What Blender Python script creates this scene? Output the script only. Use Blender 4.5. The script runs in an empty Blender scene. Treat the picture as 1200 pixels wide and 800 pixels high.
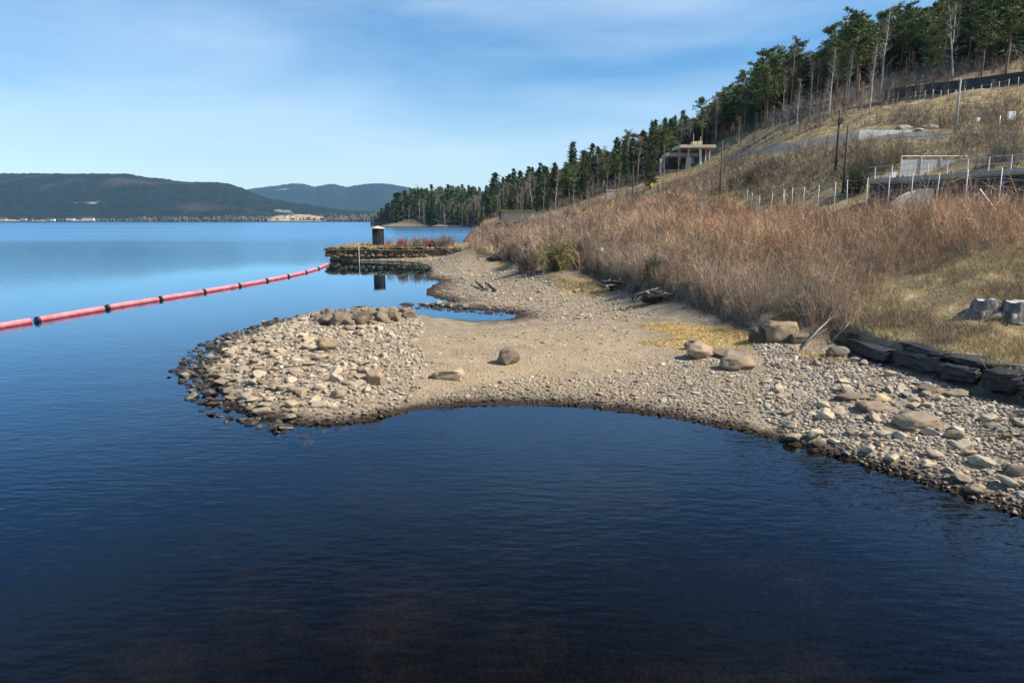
import bpy, bmesh, math, random
import numpy as np
from mathutils import Vector, noise as mnoise
random.seed(7); rng = np.random.default_rng(7)
R = math.radians
sc = bpy.context.scene
C = sc.collection

# ------------------------------------------------------------------ camera
CAM_H, F, HZ = 6.0, 800.0, 258.5           # metres above the lake, focal length and horizon row of a 1200x800 picture
PITCH = math.atan((400 - HZ) / F)
cd = bpy.data.cameras.new('camera'); cam = bpy.data.objects.new('camera', cd); C.objects.link(cam)
cd.sensor_width = 36; cd.lens = 24; cd.clip_end = 40000; cd.clip_start = 0.1
cam.location = (0, 0, CAM_H); cam.rotation_euler = (math.pi / 2 - PITCH, 0, 0)
sc.camera = cam

# ------------------------------------------------------------------ sky, sun, exposure
SUN_AZ, SUN_EL = R(103), R(44)             # azimuth from +Y towards +X
w = bpy.data.worlds.new('World'); sc.world = w; w.use_nodes = True
wn, wl = w.node_tree.nodes, w.node_tree.links
bg = wn['Background']; bg.inputs['Strength'].default_value = 0.084
sky = wn.new('ShaderNodeTexSky'); sky.sky_type = 'NISHITA'; sky.sun_disc = False
sky.sun_elevation = SUN_EL; sky.sun_rotation = SUN_AZ
sky.air_density = 1.0; sky.dust_density = 0.4; sky.ozone_density = 2.6
tc = wn.new('ShaderNodeTexCoord')
mp = wn.new('ShaderNodeMapping'); mp.inputs['Scale'].default_value = (1.1, 1.6, 6.0); mp.inputs['Rotation'].default_value = (0.0, 0.25, 0.3); mp.inputs['Location'].default_value = (3.1, 0.4, 1.7)
nz = wn.new('ShaderNodeTexNoise'); nz.inputs['Scale'].default_value = 1.3; nz.inputs['Detail'].default_value = 7; nz.inputs['Roughness'].default_value = 0.5
nz.inputs['Distortion'].default_value = 0.4
rp = wn.new('ShaderNodeValToRGB'); rp.color_ramp.elements[0].position = 0.37; rp.color_ramp.elements[0].color = (0, 0, 0, 1)
rp.color_ramp.elements[1].position = 0.78; rp.color_ramp.elements[1].color = (0.66, 0.66, 0.66, 1)
mx = wn.new('ShaderNodeMix'); mx.data_type = 'RGBA'
mx.inputs['B'].default_value = (5.2, 6.4, 7.6, 1)
wl.new(tc.outputs['Generated'], mp.inputs['Vector']); wl.new(mp.outputs['Vector'], nz.inputs['Vector'])
wl.new(nz.outputs['Fac'], rp.inputs['Fac']); wl.new(rp.outputs['Color'], mx.inputs['Factor'])
hs = wn.new('ShaderNodeHueSaturation'); hs.inputs['Saturation'].default_value = 1.34; wl.new(sky.outputs['Color'], hs.inputs['Color'])
wl.new(hs.outputs['Color'], mx.inputs['A']); wl.new(mx.outputs['Result'], bg.inputs['Color'])
sl = bpy.data.lights.new('sun', 'SUN'); sl.energy = 5.0; sl.angle = R(0.53); sl.color = (1.0, 0.905, 0.755)
so = bpy.data.objects.new('sun', sl); C.objects.link(so)
sdir = Vector((math.sin(SUN_AZ) * math.cos(SUN_EL), math.cos(SUN_AZ) * math.cos(SUN_EL), math.sin(SUN_EL)))
so.rotation_euler = sdir.to_track_quat('Z', 'Y').to_euler(); so.location = sdir * 300
sc.cycles.max_bounces = 5; sc.cycles.diffuse_bounces = 2; sc.cycles.glossy_bounces = 2; sc.cycles.volume_bounces = 0; sc.cycles.transparent_max_bounces = 6
sc.view_settings.view_transform = 'Standard'; sc.view_settings.look = 'None'
sc.view_settings.exposure = 0.88; sc.view_settings.gamma = 1.0; sc.view_settings.use_curve_mapping = False

# ------------------------------------------------------------------ materials
def nmat(name):
    m = bpy.data.materials.new(name); m.use_nodes = True
    return m, m.node_tree.nodes, m.node_tree.links, m.node_tree.nodes['Principled BSDF']
def mixc(n, l, fac, a, b, mode='MIX'):
    x = n.new('ShaderNodeMix'); x.data_type = 'RGBA'; x.blend_type = mode
    for s, v in (('Factor', fac), ('A', a), ('B', b)):
        if isinstance(v, bpy.types.NodeSocket): l.new(v, x.inputs[s])
        elif s == 'Factor': x.inputs[s].default_value = v
        else: x.inputs[s].default_value = (*v, 1) if len(v) == 3 else v
    return x.outputs['Result']
def noise(n, l, scale, detail=4, vec=None, rough=0.55, stretch=None):
    t = n.new('ShaderNodeTexNoise'); t.inputs['Scale'].default_value = scale; t.inputs['Detail'].default_value = detail
    t.inputs['Roughness'].default_value = rough
    if vec is not None:
        if stretch:
            mpg = n.new('ShaderNodeMapping'); mpg.inputs['Scale'].default_value = stretch
            l.new(vec, mpg.inputs['Vector']); vec = mpg.outputs['Vector']
        l.new(vec, t.inputs['Vector'])
    return t.outputs['Fac']
def ramp(n, l, fac, a, b, ca=(0, 0, 0, 1), cb=(1, 1, 1, 1)):
    r = n.new('ShaderNodeValToRGB'); r.color_ramp.elements[0].position = a; r.color_ramp.elements[1].position = b
    r.color_ramp.elements[0].color = ca; r.color_ramp.elements[1].color = cb
    l.new(fac, r.inputs['Fac']); return r.outputs['Color']
def bump(n, l, p, h, strength, dist=0.05):
    b = n.new('ShaderNodeBump'); b.inputs['Strength'].default_value = strength; b.inputs['Distance'].default_value = dist
    l.new(h, b.inputs['Height']); l.new(b.outputs['Normal'], p.inputs['Normal']); return b
def simple(name, col, rough=0.8, var=0.25, scale=3.0, bumpv=0.0, metal=0.0, coord='Object'):
    m, n, l, p = nmat(name)
    t = n.new('ShaderNodeTexCoord')
    f = noise(n, l, scale, 5, t.outputs[coord])
    c = mixc(n, l, ramp(n, l, f, 0.3, 0.7), tuple(x * (1 - var) for x in col), tuple(min(1, x * (1 + var)) for x in col))
    l.new(c, p.inputs['Base Color']); p.inputs['Roughness'].default_value = rough; p.inputs['Metallic'].default_value = metal
    if bumpv: bump(n, l, p, noise(n, l, scale * 4, 5, t.outputs[coord]), bumpv)
    return m
def attrmat(name, rough=0.85, var=0.2, scale=6.0, spec=0.3):
    """colour from the point attribute 'col', with a little grain"""
    m, n, l, p = nmat(name)
    a = n.new('ShaderNodeAttribute'); a.attribute_name = 'col'
    g = n.new('ShaderNodeNewGeometry')
    f = noise(n, l, scale, 3, g.outputs['Position'])
    k = ramp(n, l, f, 0.25, 0.75, (1 - var,) * 3 + (1,), (1 + var,) * 3 + (1,))
    l.new(mixc(n, l, 1.0, a.outputs['Color'], k, 'MULTIPLY'), p.inputs['Base Color'])
    p.inputs['Roughness'].default_value = rough; p.inputs['Specular IOR Level'].default_value = spec
    return m
def wet(n, l, pos, colour, lo=0.09, hi=0.27):
    """algae-brown stain on everything the lake washes: below about 0.15 m over the water"""
    sx = n.new('ShaderNodeSeparateXYZ'); l.new(pos, sx.inputs[0])
    f = noise(n, l, 1.7, 3, pos)
    ad = n.new('ShaderNodeMath'); ad.operation = 'MULTIPLY_ADD'; l.new(f, ad.inputs[0]); ad.inputs[1].default_value = -0.12; l.new(sx.outputs['Z'], ad.inputs[2])
    mr = n.new('ShaderNodeMapRange'); mr.inputs['From Min'].default_value = lo - 0.06; mr.inputs['From Max'].default_value = hi - 0.06
    mr.inputs['To Min'].default_value = 1; mr.inputs['To Max'].default_value = 0; l.new(ad.outputs[0], mr.inputs['Value'])
    return mr.outputs['Result'], mixc(n, l, mr.outputs['Result'], colour, (0.030, 0.020, 0.012))

def stone_material(name, use_attr):
    m, n, l, p = nmat(name)
    g = n.new('ShaderNodeNewGeometry'); pos = g.outputs['Position']
    if use_attr:
        a = n.new('ShaderNodeAttribute'); a.attribute_name = 'col'; base = a.outputs['Color']
    else:
        oi = n.new('ShaderNodeObjectInfo')
        r = n.new('ShaderNodeValToRGB'); l.new(oi.outputs['Random'], r.inputs['Fac'])
        cols = [(0.0, (.27, .215, .15)), (.2, (.36, .295, .215)), (.4, (.21, .17, .13)), (.6, (.31, .265, .21)), (.8, (.41, .345, .255)), (1.0, (.29, .255, .21))]
        r.color_ramp.elements[0].color = (*cols[0][1], 1); r.color_ramp.elements[1].color = (*cols[-1][1], 1)
        for q, c in cols[1:-1]:
            e = r.color_ramp.elements.new(q); e.color = (*c, 1)
        mul = n.new('ShaderNodeMix'); mul.data_type = 'RGBA'; mul.blend_type = 'MULTIPLY'; mul.inputs['Factor'].default_value = 1
        l.new(r.outputs['Color'], mul.inputs['A']); l.new(oi.outputs['Color'], mul.inputs['B']); base = mul.outputs['Result']
    f = noise(n, l, 5.0, 6, pos, 0.65)
    k = ramp(n, l, f, 0.3, 0.72, (.62, .60, .57, 1), (1.22, 1.2, 1.16, 1))
    c = mixc(n, l, 1.0, base, k, 'MULTIPLY')
    f2 = noise(n, l, 1.1, 3, pos)
    c = mixc(n, l, ramp(n, l, f2, 0.45, 0.75, cb=(.5, .5, .5, 1)), c, (.19, .145, .095))
    wf, c = wet(n, l, pos, c)
    l.new(c, p.inputs['Base Color'])
    rr = n.new('ShaderNodeMapRange'); rr.inputs['To Min'].default_value = 0.85; rr.inputs['To Max'].default_value = 0.35; l.new(wf, rr.inputs['Value'])
    l.new(rr.outputs['Result'], p.inputs['Roughness'])
    bump(n, l, p, noise(n, l, 14, 6, pos, 0.7), 0.6, 0.03)
    return m

M = {}
M['stones'] = stone_material('shore_stones', True)
M['stone'] = stone_material('stone', False)
M['twig'] = attrmat('bare_twigs', 0.9, 0.2, 0.7)
M['grass'] = attrmat('dry_grass', 0.8, 0.25, 0.6)
M['leaf'] = attrmat('needles', 0.7, 0.25, 0.25)
M['pinebark'] = simple('pine_bark', (.17, .105, .065), 0.9, .35, 2.0)
M['sprucebark'] = simple('spruce_bark', (.11, .085, .065), 0.9, .35, 2.0)
M['birchbark'] = simple('birch_bark', (.42, .40, .36), 0.75, .4, 1.2)
M['greybark'] = simple('grey_bark', (.27, .235, .195), 0.85, .35, 1.5)
M['deadwood'] = simple('weathered_wood', (.24, .225, .205), 0.85, .45, 3.0, .4)
M['darkwood'] = simple('dark_wet_wood', (.035, .027, .020), 0.8, .4, 3.0, .4)
M['polewood'] = simple('pole_wood', (.075, .05, .035), 0.85, .3, 2.0)
M['steel'] = simple('galvanised_steel', (.55, .57, .58), 0.5, .12, 4.0, 0, 0.2)
M['post'] = simple('dull_steel', (.44, .46, .48), .6, .15, 2.0, 0, .1)
M['greyconc'] = simple('weathered_concrete', (.27, .26, .235), .85, .35, .9, .2)
M['concrete'] = simple('concrete', (.43, .41, .37), 0.85, .2, 0.6, .15)
M['whiteconc'] = simple('white_concrete', (.66, .64, .58), 0.8, .12, 0.5)
M['shaderock'] = simple('shaded_slate', (.017, .017, .018), 0.65, .5, 2.2, .6)  # near black: the deep shade on the ledge face is in this colour
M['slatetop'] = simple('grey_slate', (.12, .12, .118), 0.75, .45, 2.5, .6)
M['netting'] = simple('netting_and_shade', (.028, .036, .040), 0.8, .35, 0.8)  # dark tone also stands in for shade on cut face and screens
M['black'] = simple('black_paint', (.006, .007, .010), 0.7, .25, 4.0)
M['rubber'] = simple('black_rubber', (.012, .012, .014), 0.5, .2, 4.0)
M['roofgrey'] = simple('pale_roof_sheet', (.48, .44, .39), 0.6, .15, 2.0)
M['yellow'] = simple('yellow_paint', (.75, .52, .02), 0.5, .08, 2.0)
M['white'] = simple('white_paint', (.78, .77, .74), 0.6, .06, 2.0)
M['beige'] = simple('beige_board', (.50, .42, .30), 0.75, .15, 1.0)
M['rust'] = simple('rusty_red_board', (.16, .075, .045), 0.8, .2, 1.0)
M['green'] = simple('green_panel', (.03, .10, .085), 0.4, .2, 0.6)
M['greenglass'] = simple('bluish_glass', (.03, .06, .08), 0.15, .2, 0.6)
M['roofdark'] = simple('dark_roof', (.06, .055, .05), 0.7, .2, 1.0)
M['woodbeam'] = simple('old_timber', (.055, .042, .030), 0.85, .45, 1.5, .4)

# ground: gravel / mud flat / straw grass / forest floor / gravel road, weights in point attributes
def ground_material():
    m, n, l, p = nmat('shore_ground')
    g = n.new('ShaderNodeNewGeometry'); pos = g.outputs['Position']
    z = n.new('ShaderNodeAttribute'); z.attribute_name = 'zone'
    z2 = n.new('ShaderNodeAttribute'); z2.attribute_name = 'zone2'
    s = n.new('ShaderNodeSeparateColor'); l.new(z.outputs['Color'], s.inputs[0])
    s2 = n.new('ShaderNodeSeparateColor'); l.new(z2.outputs['Color'], s2.inputs[0])
    n1 = noise(n, l, 0.5, 6, pos, 0.6); n2 = noise(n, l, 6.0, 6, pos, 0.7); n3 = noise(n, l, 1.6, 5, pos, .6)
    v = n.new('ShaderNodeTexVoronoi'); v.inputs['Scale'].default_value = 9.0; l.new(pos, v.inputs['Vector'])
    v2 = n.new('ShaderNodeTexVoronoi'); v2.inputs['Scale'].default_value = 24.0; l.new(pos, v2.inputs['Vector'])
    gravel = mixc(n, l, ramp(n, l, n2, .3, .7), (.125, .098, .070), (.30, .25, .185))
    gravel = mixc(n, l, ramp(n, l, v2.outputs['Color'], .2, .9, cb=(.6, .6, .6, 1)), gravel, (.36, .315, .245))
    gravel = mixc(n, l, ramp(n, l, n3, .38, .64, cb=(.8, .8, .8, 1)), gravel, (.165, .117, .074))
    mud = mixc(n, l, ramp(n, l, n1, .3, .7), (.235, .175, .108), (.345, .27, .172))
    mud = mixc(n, l, ramp(n, l, n2, .5, .75, cb=(.5, .5, .5, 1)), mud, (.20, .155, .105))
    straw = mixc(n, l, ramp(n, l, n3, .3, .7), (.17, .125, .062), (.36, .285, .15))
    straw = mixc(n, l, ramp(n, l, n1, .42, .62, cb=(.85, .85, .85, 1)), straw, (.10, .078, .052))
    straw = mixc(n, l, ramp(n, l, n2, .48, .72, cb=(.6, .6, .6, 1)), straw, (.075, .06, .042))
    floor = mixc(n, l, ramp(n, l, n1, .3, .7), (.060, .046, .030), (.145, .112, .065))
    road = mixc(n, l, ramp(n, l, n3, .3, .7), (.075, .077, .078), (.145, .145, .14))
    yel = mixc(n, l, ramp(n, l, n3, .25, .75), (.25, .175, .075), (.45, .33, .145))
    col = mixc(n, l, s.outputs[1], gravel, mud)
    col = mixc(n, l, s.outputs[0], col, straw)
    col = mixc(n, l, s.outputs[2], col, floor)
    col = mixc(n, l, s2.outputs[0], col, road)
    col = mixc(n, l, s2.outputs[1], col, yel)
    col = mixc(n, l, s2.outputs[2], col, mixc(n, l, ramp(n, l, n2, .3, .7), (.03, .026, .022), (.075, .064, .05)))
    wf, col = wet(n, l, pos, col, 0.05, 0.17)
    # lake bed: dark mud with red-brown weed patches
    sx = n.new('ShaderNodeSeparateXYZ'); l.new(pos, sx.inputs[0])
    under = n.new('ShaderNodeMapRange'); under.inputs['From Min'].default_value = -0.55; under.inputs['From Max'].default_value = -0.02
    under.inputs['To Min'].default_value = 1; under.inputs['To Max'].default_value = 0; l.new(sx.outputs['Z'], under.inputs['Value'])
    weed = ramp(n, l, noise(n, l, 0.33, 6, pos, 0.65), .50, .68)
    col = mixc(n, l, under.outputs['Result'], col, mixc(n, l, weed, (.006, .006, .007), (.032, .024, .018)))
    l.new(col, p.inputs['Base Color']); p.inputs['Roughness'].default_value = 0.92; p.inputs['Specular IOR Level'].default_value = 0.2
    h = n.new('ShaderNodeMath'); h.operation = 'ADD'; l.new(n2, h.inputs[0]); l.new(v.outputs['Distance'], h.inputs[1])
    bump(n, l, p, h.outputs[0], 0.7, 0.06)
    return m
M['ground'] = ground_material()

def water_material():
    m, n, l, p = nmat('lake_water'); n.remove(p)
    g = n.new('ShaderNodeNewGeometry'); pos = g.outputs['Position']
    out = n['Material Output']
    sx = n.new('ShaderNodeSeparateXYZ'); l.new(pos, sx.inputs[0])
    # wind: the open lake is ruffled, the pocket between spit and quay is sheltered
    def around(cx, cy, rx, ry, e0, e1):
        mpg = n.new('ShaderNodeMapping'); mpg.vector_type = 'POINT'
        mpg.inputs['Location'].default_value = (-cx / rx, -cy / ry, 0); mpg.inputs['Scale'].default_value = (1 / rx, 1 / ry, 0)
        l.new(pos, mpg.inputs['Vector'])
        ln = n.new('ShaderNodeVectorMath'); ln.operation = 'LENGTH'; l.new(mpg.outputs['Vector'], ln.inputs[0])
        mr = n.new('ShaderNodeMapRange'); mr.interpolation_type = 'SMOOTHSTEP'
        mr.inputs['From Min'].default_value = e0; mr.inputs['From Max'].default_value = e1; l.new(ln.outputs['Value'], mr.inputs['Value'])
        return mr.outputs['Result']
    calm = around(-16, 72, 26, 30, 0.4, 1.8)
    wind = noise(n, l, 0.012, 3, pos, 0.5, (0.35, 1.0, 1.0))
    w1 = ramp(n, l, wind, .2, .8, (.62, .62, .62, 1), (1, 1, 1, 1))
    amp = n.new('ShaderNodeMath'); amp.operation = 'MULTIPLY'; l.new(w1, amp.inputs[0]); l.new(calm, amp.inputs[1])
    am2 = n.new('ShaderNodeMath'); am2.operation = 'MULTIPLY_ADD'; l.new(amp.outputs[0], am2.inputs[0]); am2.inputs[1].default_value = 0.95; am2.inputs[2].default_value = 0.05
    a = noise(n, l, 3.2, 3, pos, .5, (.55, 1.0, 1)); 
    mpr = n.new('ShaderNodeMapping'); mpr.inputs['Rotation'].default_value = (0, 0, R(38)); mpr.inputs['Scale'].default_value = (.4, 1.3, 1); l.new(pos, mpr.inputs['Vector'])
    b = noise(n, l, 4.4, 2, mpr.outputs['Vector'], .5)
    c = noise(n, l, 0.7, 3, pos, .5, (.5, 1, 1))
    s1 = n.new('ShaderNodeMath'); s1.operation = 'ADD'; l.new(a, s1.inputs[0]); l.new(b, s1.inputs[1])
    s2 = n.new('ShaderNodeMath'); s2.operation = 'MULTIPLY_ADD'; l.new(c, s2.inputs[0]); s2.inputs[1].default_value = 1.6; l.new(s1.outputs[0], s2.inputs[2])
    bp = n.new('ShaderNodeBump'); bp.inputs['Distance'].default_value = 0.0115; l.new(s2.outputs[0], bp.inputs['Height']); l.new(am2.outputs[0], bp.inputs['Strength'])
    fr = n.new('ShaderNodeFresnel'); fr.inputs['IOR'].default_value = 1.33; l.new(bp.outputs['Normal'], fr.inputs['Normal'])
    gl = n.new('ShaderNodeBsdfGlossy'); gl.inputs['Color'].default_value = (.50, .77, 1, 1); l.new(bp.outputs['Normal'], gl.inputs['Normal'])
    far = n.new('ShaderNodeMapRange'); far.inputs['From Min'].default_value = 20; far.inputs['From Max'].default_value = 260
    far.inputs['To Min'].default_value = 0.03; far.inputs['To Max'].default_value = 0.22; l.new(sx.outputs['Y'], far.inputs['Value'])
    rg = n.new('ShaderNodeMath'); rg.operation = 'MULTIPLY'; l.new(far.outputs['Result'], rg.inputs[0]); l.new(am2.outputs[0], rg.inputs[1])
    l.new(rg.outputs[0], gl.inputs['Roughness'])
    tr = n.new('ShaderNodeBsdfTransparent'); tr.inputs['Color'].default_value = (.52, .50, .47, 1)
    ms = n.new('ShaderNodeMixShader'); fm = n.new('ShaderNodeMath'); fm.operation = 'MULTIPLY_ADD'; l.new(fr.outputs['Fac'], fm.inputs[0]); fm.inputs[1].default_value = 1.5; fm.inputs[2].default_value = -.045
    fx_ = n.new('ShaderNodeMath'); fx_.operation = 'MAXIMUM'; fx_.use_clamp = True; l.new(fm.outputs[0], fx_.inputs[0]); fx_.inputs[1].default_value = .015; l.new(fx_.outputs[0], ms.inputs[0]); l.new(tr.outputs[0], ms.inputs[1]); l.new(gl.outputs[0], ms.inputs[2])
    l.new(ms.outputs[0], out.inputs['Surface'])
    return m
M['water'] = water_material()

# ------------------------------------------------------------------ helpers: objects
def tag(o, label=None, cat=None, group=None, kind=None):
    for k, v in (('label', label), ('category', cat), ('group', group), ('kind', kind)):
        if v: o[k] = v
    return o
def empty(name, loc, rz=0):
    o = bpy.data.objects.new(name, None); C.objects.link(o); o.location = loc; o.rotation_euler = (0, 0, rz); o.empty_display_size = 0.2
    return o
def link(name, me, parent=None):
    o = bpy.data.objects.new(name, me); C.objects.link(o); o.parent = parent; return o
def mesh_np(name, V, Fc, mat, cols=None, smooth=False, extra=None):
    """V (n,3), Fc (m,k) -> mesh; cols (n,3) point colours"""
    V = np.asarray(V, np.float32); Fc = np.asarray(Fc, np.int32)
    me = bpy.data.meshes.new(name); k = Fc.shape[1]
    me.vertices.add(len(V)); me.vertices.foreach_set('co', V.ravel())
    me.loops.add(Fc.size); me.loops.foreach_set('vertex_index', Fc.ravel())
    me.polygons.add(len(Fc)); me.polygons.foreach_set('loop_start', np.arange(0, Fc.size, k, dtype=np.int32))
    me.polygons.foreach_set('use_smooth', np.full(len(Fc), smooth))
    for nm, cc in ([('col', cols)] if cols is not None else []) + (extra or []):
        at = me.color_attributes.new(nm, 'FLOAT_COLOR', 'POINT')
        at.data.foreach_set('color', np.concatenate([cc, np.ones((len(V), 1))], 1).astype(np.float32).ravel())
    me.update(calc_edges=True); me.materials.append(mat)
    return me
class MB:
    def __init__(s): s.v = []; s.f = []
    def poly(s, pts, faces):
        b = len(s.v); s.v += [tuple(p) for p in pts]; s.f += [tuple(i + b for i in f) for f in faces]; return s
    def box(s, c, d, rz=0, tilt=0):
        ca, sa = math.cos(rz), math.sin(rz); pts = []
        for z in (-.5, .5):
            for x, y in ((-.5, -.5), (.5, -.5), (.5, .5), (-.5, .5)):
                X, Y, Z = x * d[0], y * d[1], z * d[2] + x * d[0] * tilt
                pts.append((c[0] + X * ca - Y * sa, c[1] + X * sa + Y * ca, c[2] + Z))
        return s.poly(pts, [(3, 2, 1, 0), (4, 5, 6, 7), (0, 1, 5, 4), (1, 2, 6, 5), (2, 3, 7, 6), (3, 0, 4, 7)])
    def tube(s, path, rad, n=6, cap=True):
        path = [Vector(p) for p in path]; rad = list(rad) if hasattr(rad, '__len__') else [rad] * len(path)
        pts = []; fs = []
        for i, p in enumerate(path):
            d = (path[min(i + 1, len(path) - 1)] - path[max(i - 1, 0)]).normalized()
            a = d.cross(Vector((0.31, 0.2, 1) if abs(d.z) < .9 else (1, 0.1, 0))).normalized(); b = d.cross(a)
            for j in range(n):
                t = 2 * math.pi * j / n; pts.append(p + (a * math.cos(t) + b * math.sin(t)) * rad[i])
        for i in range(len(path) - 1):
            for j in range(n):
                k = (j + 1) % n; fs.append((i * n + j, i * n + k, (i + 1) * n + k, (i + 1) * n + j))
        if cap: fs.append(tuple(range(n))[::-1]); fs.append(tuple((len(path) - 1) * n + j for j in range(n)))
        return s.poly(pts, fs)
    def mesh(s, name, mat, smooth=False):
        me = bpy.data.meshes.new(name); me.from_pydata(s.v, [], s.f); me.materials.append(mat)
        if smooth: me.polygons.foreach_set('use_smooth', [True] * len(me.polygons))
        me.update(); return me
    def build(s, name, mat, parent=None, smooth=False): return link(name, s.mesh(name, mat, smooth), parent)

# ------------------------------------------------------------------ helpers: picture <-> place
cp_, sp_ = math.cos(PITCH), math.sin(PITCH)
def ray(px, py):
    cx = (px - 600) / F; cz = -(py - 400) / F
    dy = cp_ + cz * sp_; dz = -sp_ + cz * cp_
    return cx / dy, dz / dy                       # X and Z per metre of Y
def atY(px, py, Y): a, b = ray(px, py); return (a * Y, Y, CAM_H + b * Y)
def atZ(px, py, z): a, b = ray(px, py); Y = (z - CAM_H) / b; return (a * Y, Y, z)

def vnoise(x, y, seed=0):
    """smooth value noise, about -1..1"""
    x = np.asarray(x, float); y = np.asarray(y, float)
    xi = np.floor(x).astype(np.int64); yi = np.floor(y).astype(np.int64); fx = x - xi; fy = y - yi
    def h(a, b):
        k = (a * 374761393 + b * 668265263 + seed * 974711) & 0x7fffffff
        k = ((k ^ (k >> 13)) * 1274126177) & 0x7fffffff
        return ((k ^ (k >> 16)) & 0xffff) / 32767.5 - 1
    sx = fx * fx * (3 - 2 * fx); sy = fy * fy * (3 - 2 * fy)
    return (h(xi, yi) * (1 - sx) + h(xi + 1, yi) * sx) * (1 - sy) + (h(xi, yi + 1) * (1 - sx) + h(xi + 1, yi + 1) * sx) * sy
def fbm(x, y, o=4, seed=0):
    s = 0; a = 1; t = 0
    for i in range(o):
        s = s + a * vnoise(np.asarray(x) * 2 ** i, np.asarray(y) * 2 ** i, seed + i); t += a; a *= .5
    return s / t
def sdpoly(X, Y, P):
    """signed distance to polygon, positive inside"""
    X = np.asarray(X, float); Y = np.asarray(Y, float); d = np.full(X.shape, 1e18); ins = np.zeros(X.shape, bool)
    for (ax, ay), (bx, by) in zip(P, P[1:] + P[:1]):
        ex, ey = bx - ax, by - ay; L = ex * ex + ey * ey + 1e-12
        t = np.clip(((X - ax) * ex + (Y - ay) * ey) / L, 0, 1)
        d = np.minimum(d, (X - ax - t * ex) ** 2 + (Y - ay - t * ey) ** 2)
        c = (ay > Y) != (by > Y)
        if ay != by: ins ^= c & (X < ex / (by - ay) * (Y - ay) + ax)
    return np.where(ins, 1, -1) * np.sqrt(d)
def sst(x, a, b): t = np.clip((x - a) / (b - a), 0, 1); return t * t * (3 - 2 * t)

# ------------------------------------------------------------------ terrain
shore_px = [(1500, 770), (1330, 670), (1200, 608), (1150, 590), (1100, 573), (1050, 557), (1000, 542), (960, 530), (920, 519), (880, 509), (840, 500),
    (800, 492), (760, 486), (720, 481), (680, 477), (640, 475), (600, 474), (560, 475), (520, 477), (490, 481), (460, 487), (430, 493), (400, 496),
    (370, 498), (345, 497), (320, 493), (300, 489), (280, 483), (265, 475), (255, 465), (246, 455), (238, 446), (222, 437), (236, 424), (246, 412), (262, 400),
    (280, 391), (300, 384), (330, 375), (355, 369), (385, 366), (420, 364), (450, 362), (470, 362), (480, 367), (500, 371), (530, 374), (565, 376),
    (590, 375), (606, 371), (600, 367), (575, 365), (560, 363.3), (520, 359.8), (488, 358.6), (489, 356.4), (510, 355.8), (527, 354), (518, 351), (500, 346.5), (498, 340), (508, 334), (518, 329.5), (506, 327.5),
    (496, 325), (504, 318), (503, 312), (485, 308.5), (455, 307), (420, 306), (386, 305)]
land = [atZ(x, y, 0)[:2] for x, y in shore_px]
land += [(-28.5, 108), (-29, 121), (-10, 122), (-8, 140), (-14, 200), (-17, 262), (-14, 400), (-22, 600), (-50, 735), (-90, 742), (-130, 745), (-155, 755),
         (-158, 790), (-120, 860), (0, 1200), (400, 1600), (2600, 1600), (2600, 6), (60, 6)]
bank_px = [(1300, 505), (1195, 470), (1150, 459), (1100, 447), (1050, 431), (1000, 414), (960, 402), (930, 397), (885, 396), (850, 378), (800, 361),
           (760, 352), (715, 338), (680, 328), (640, 320), (600, 309), (572, 303), (548, 299), (510, 299), (470, 299), (430, 299), (390, 299)]
bank = [atZ(x, y, 0.85)[:2] for x, y in bank_px]
bank[-1] = (-27.6, bank[-1][1]); 
bank += [(-28.3, 112), (-28, 119), (-8, 120), (-5, 140), (-9, 200), (-12, 262), (-8, 400), (-10, 610), (-45, 741), (-140, 752), (-150, 780), (-100, 850), (0, 1180), (400, 1580), (2600, 1580), (2600, 8), (60, 8), (24, 15)]
mole = [(-27.9, 104.3), (-22, 104.3), (-14, 104.0), (-6, 103.5), (2, 103), (14, 112), (6, 122), (-8, 119.5), (-27.6, 118.5)]
CPz = [(300, 440, .7), (260, 430, .55), (400, 420, .8), (400, 380, .75), (440, 368, .7), (500, 450, .5), (600, 440, .45), (600, 400, .5), (560, 388, .3), (700, 420, .55),
       (700, 380, .55), (800, 440, .6), (850, 410, .8), (650, 345, .6), (580, 335, .5), (545, 318, .4), (600, 315, .6), (900, 450, .7), (1000, 480, .75),
       (1000, 430, .9), (1100, 500, .7), (1150, 560, .4), (1190, 500, .85), (1190, 480, .95), (950, 410, .95), (760, 365, .7), (700, 345, .75), (1250, 560, .7)]
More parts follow.
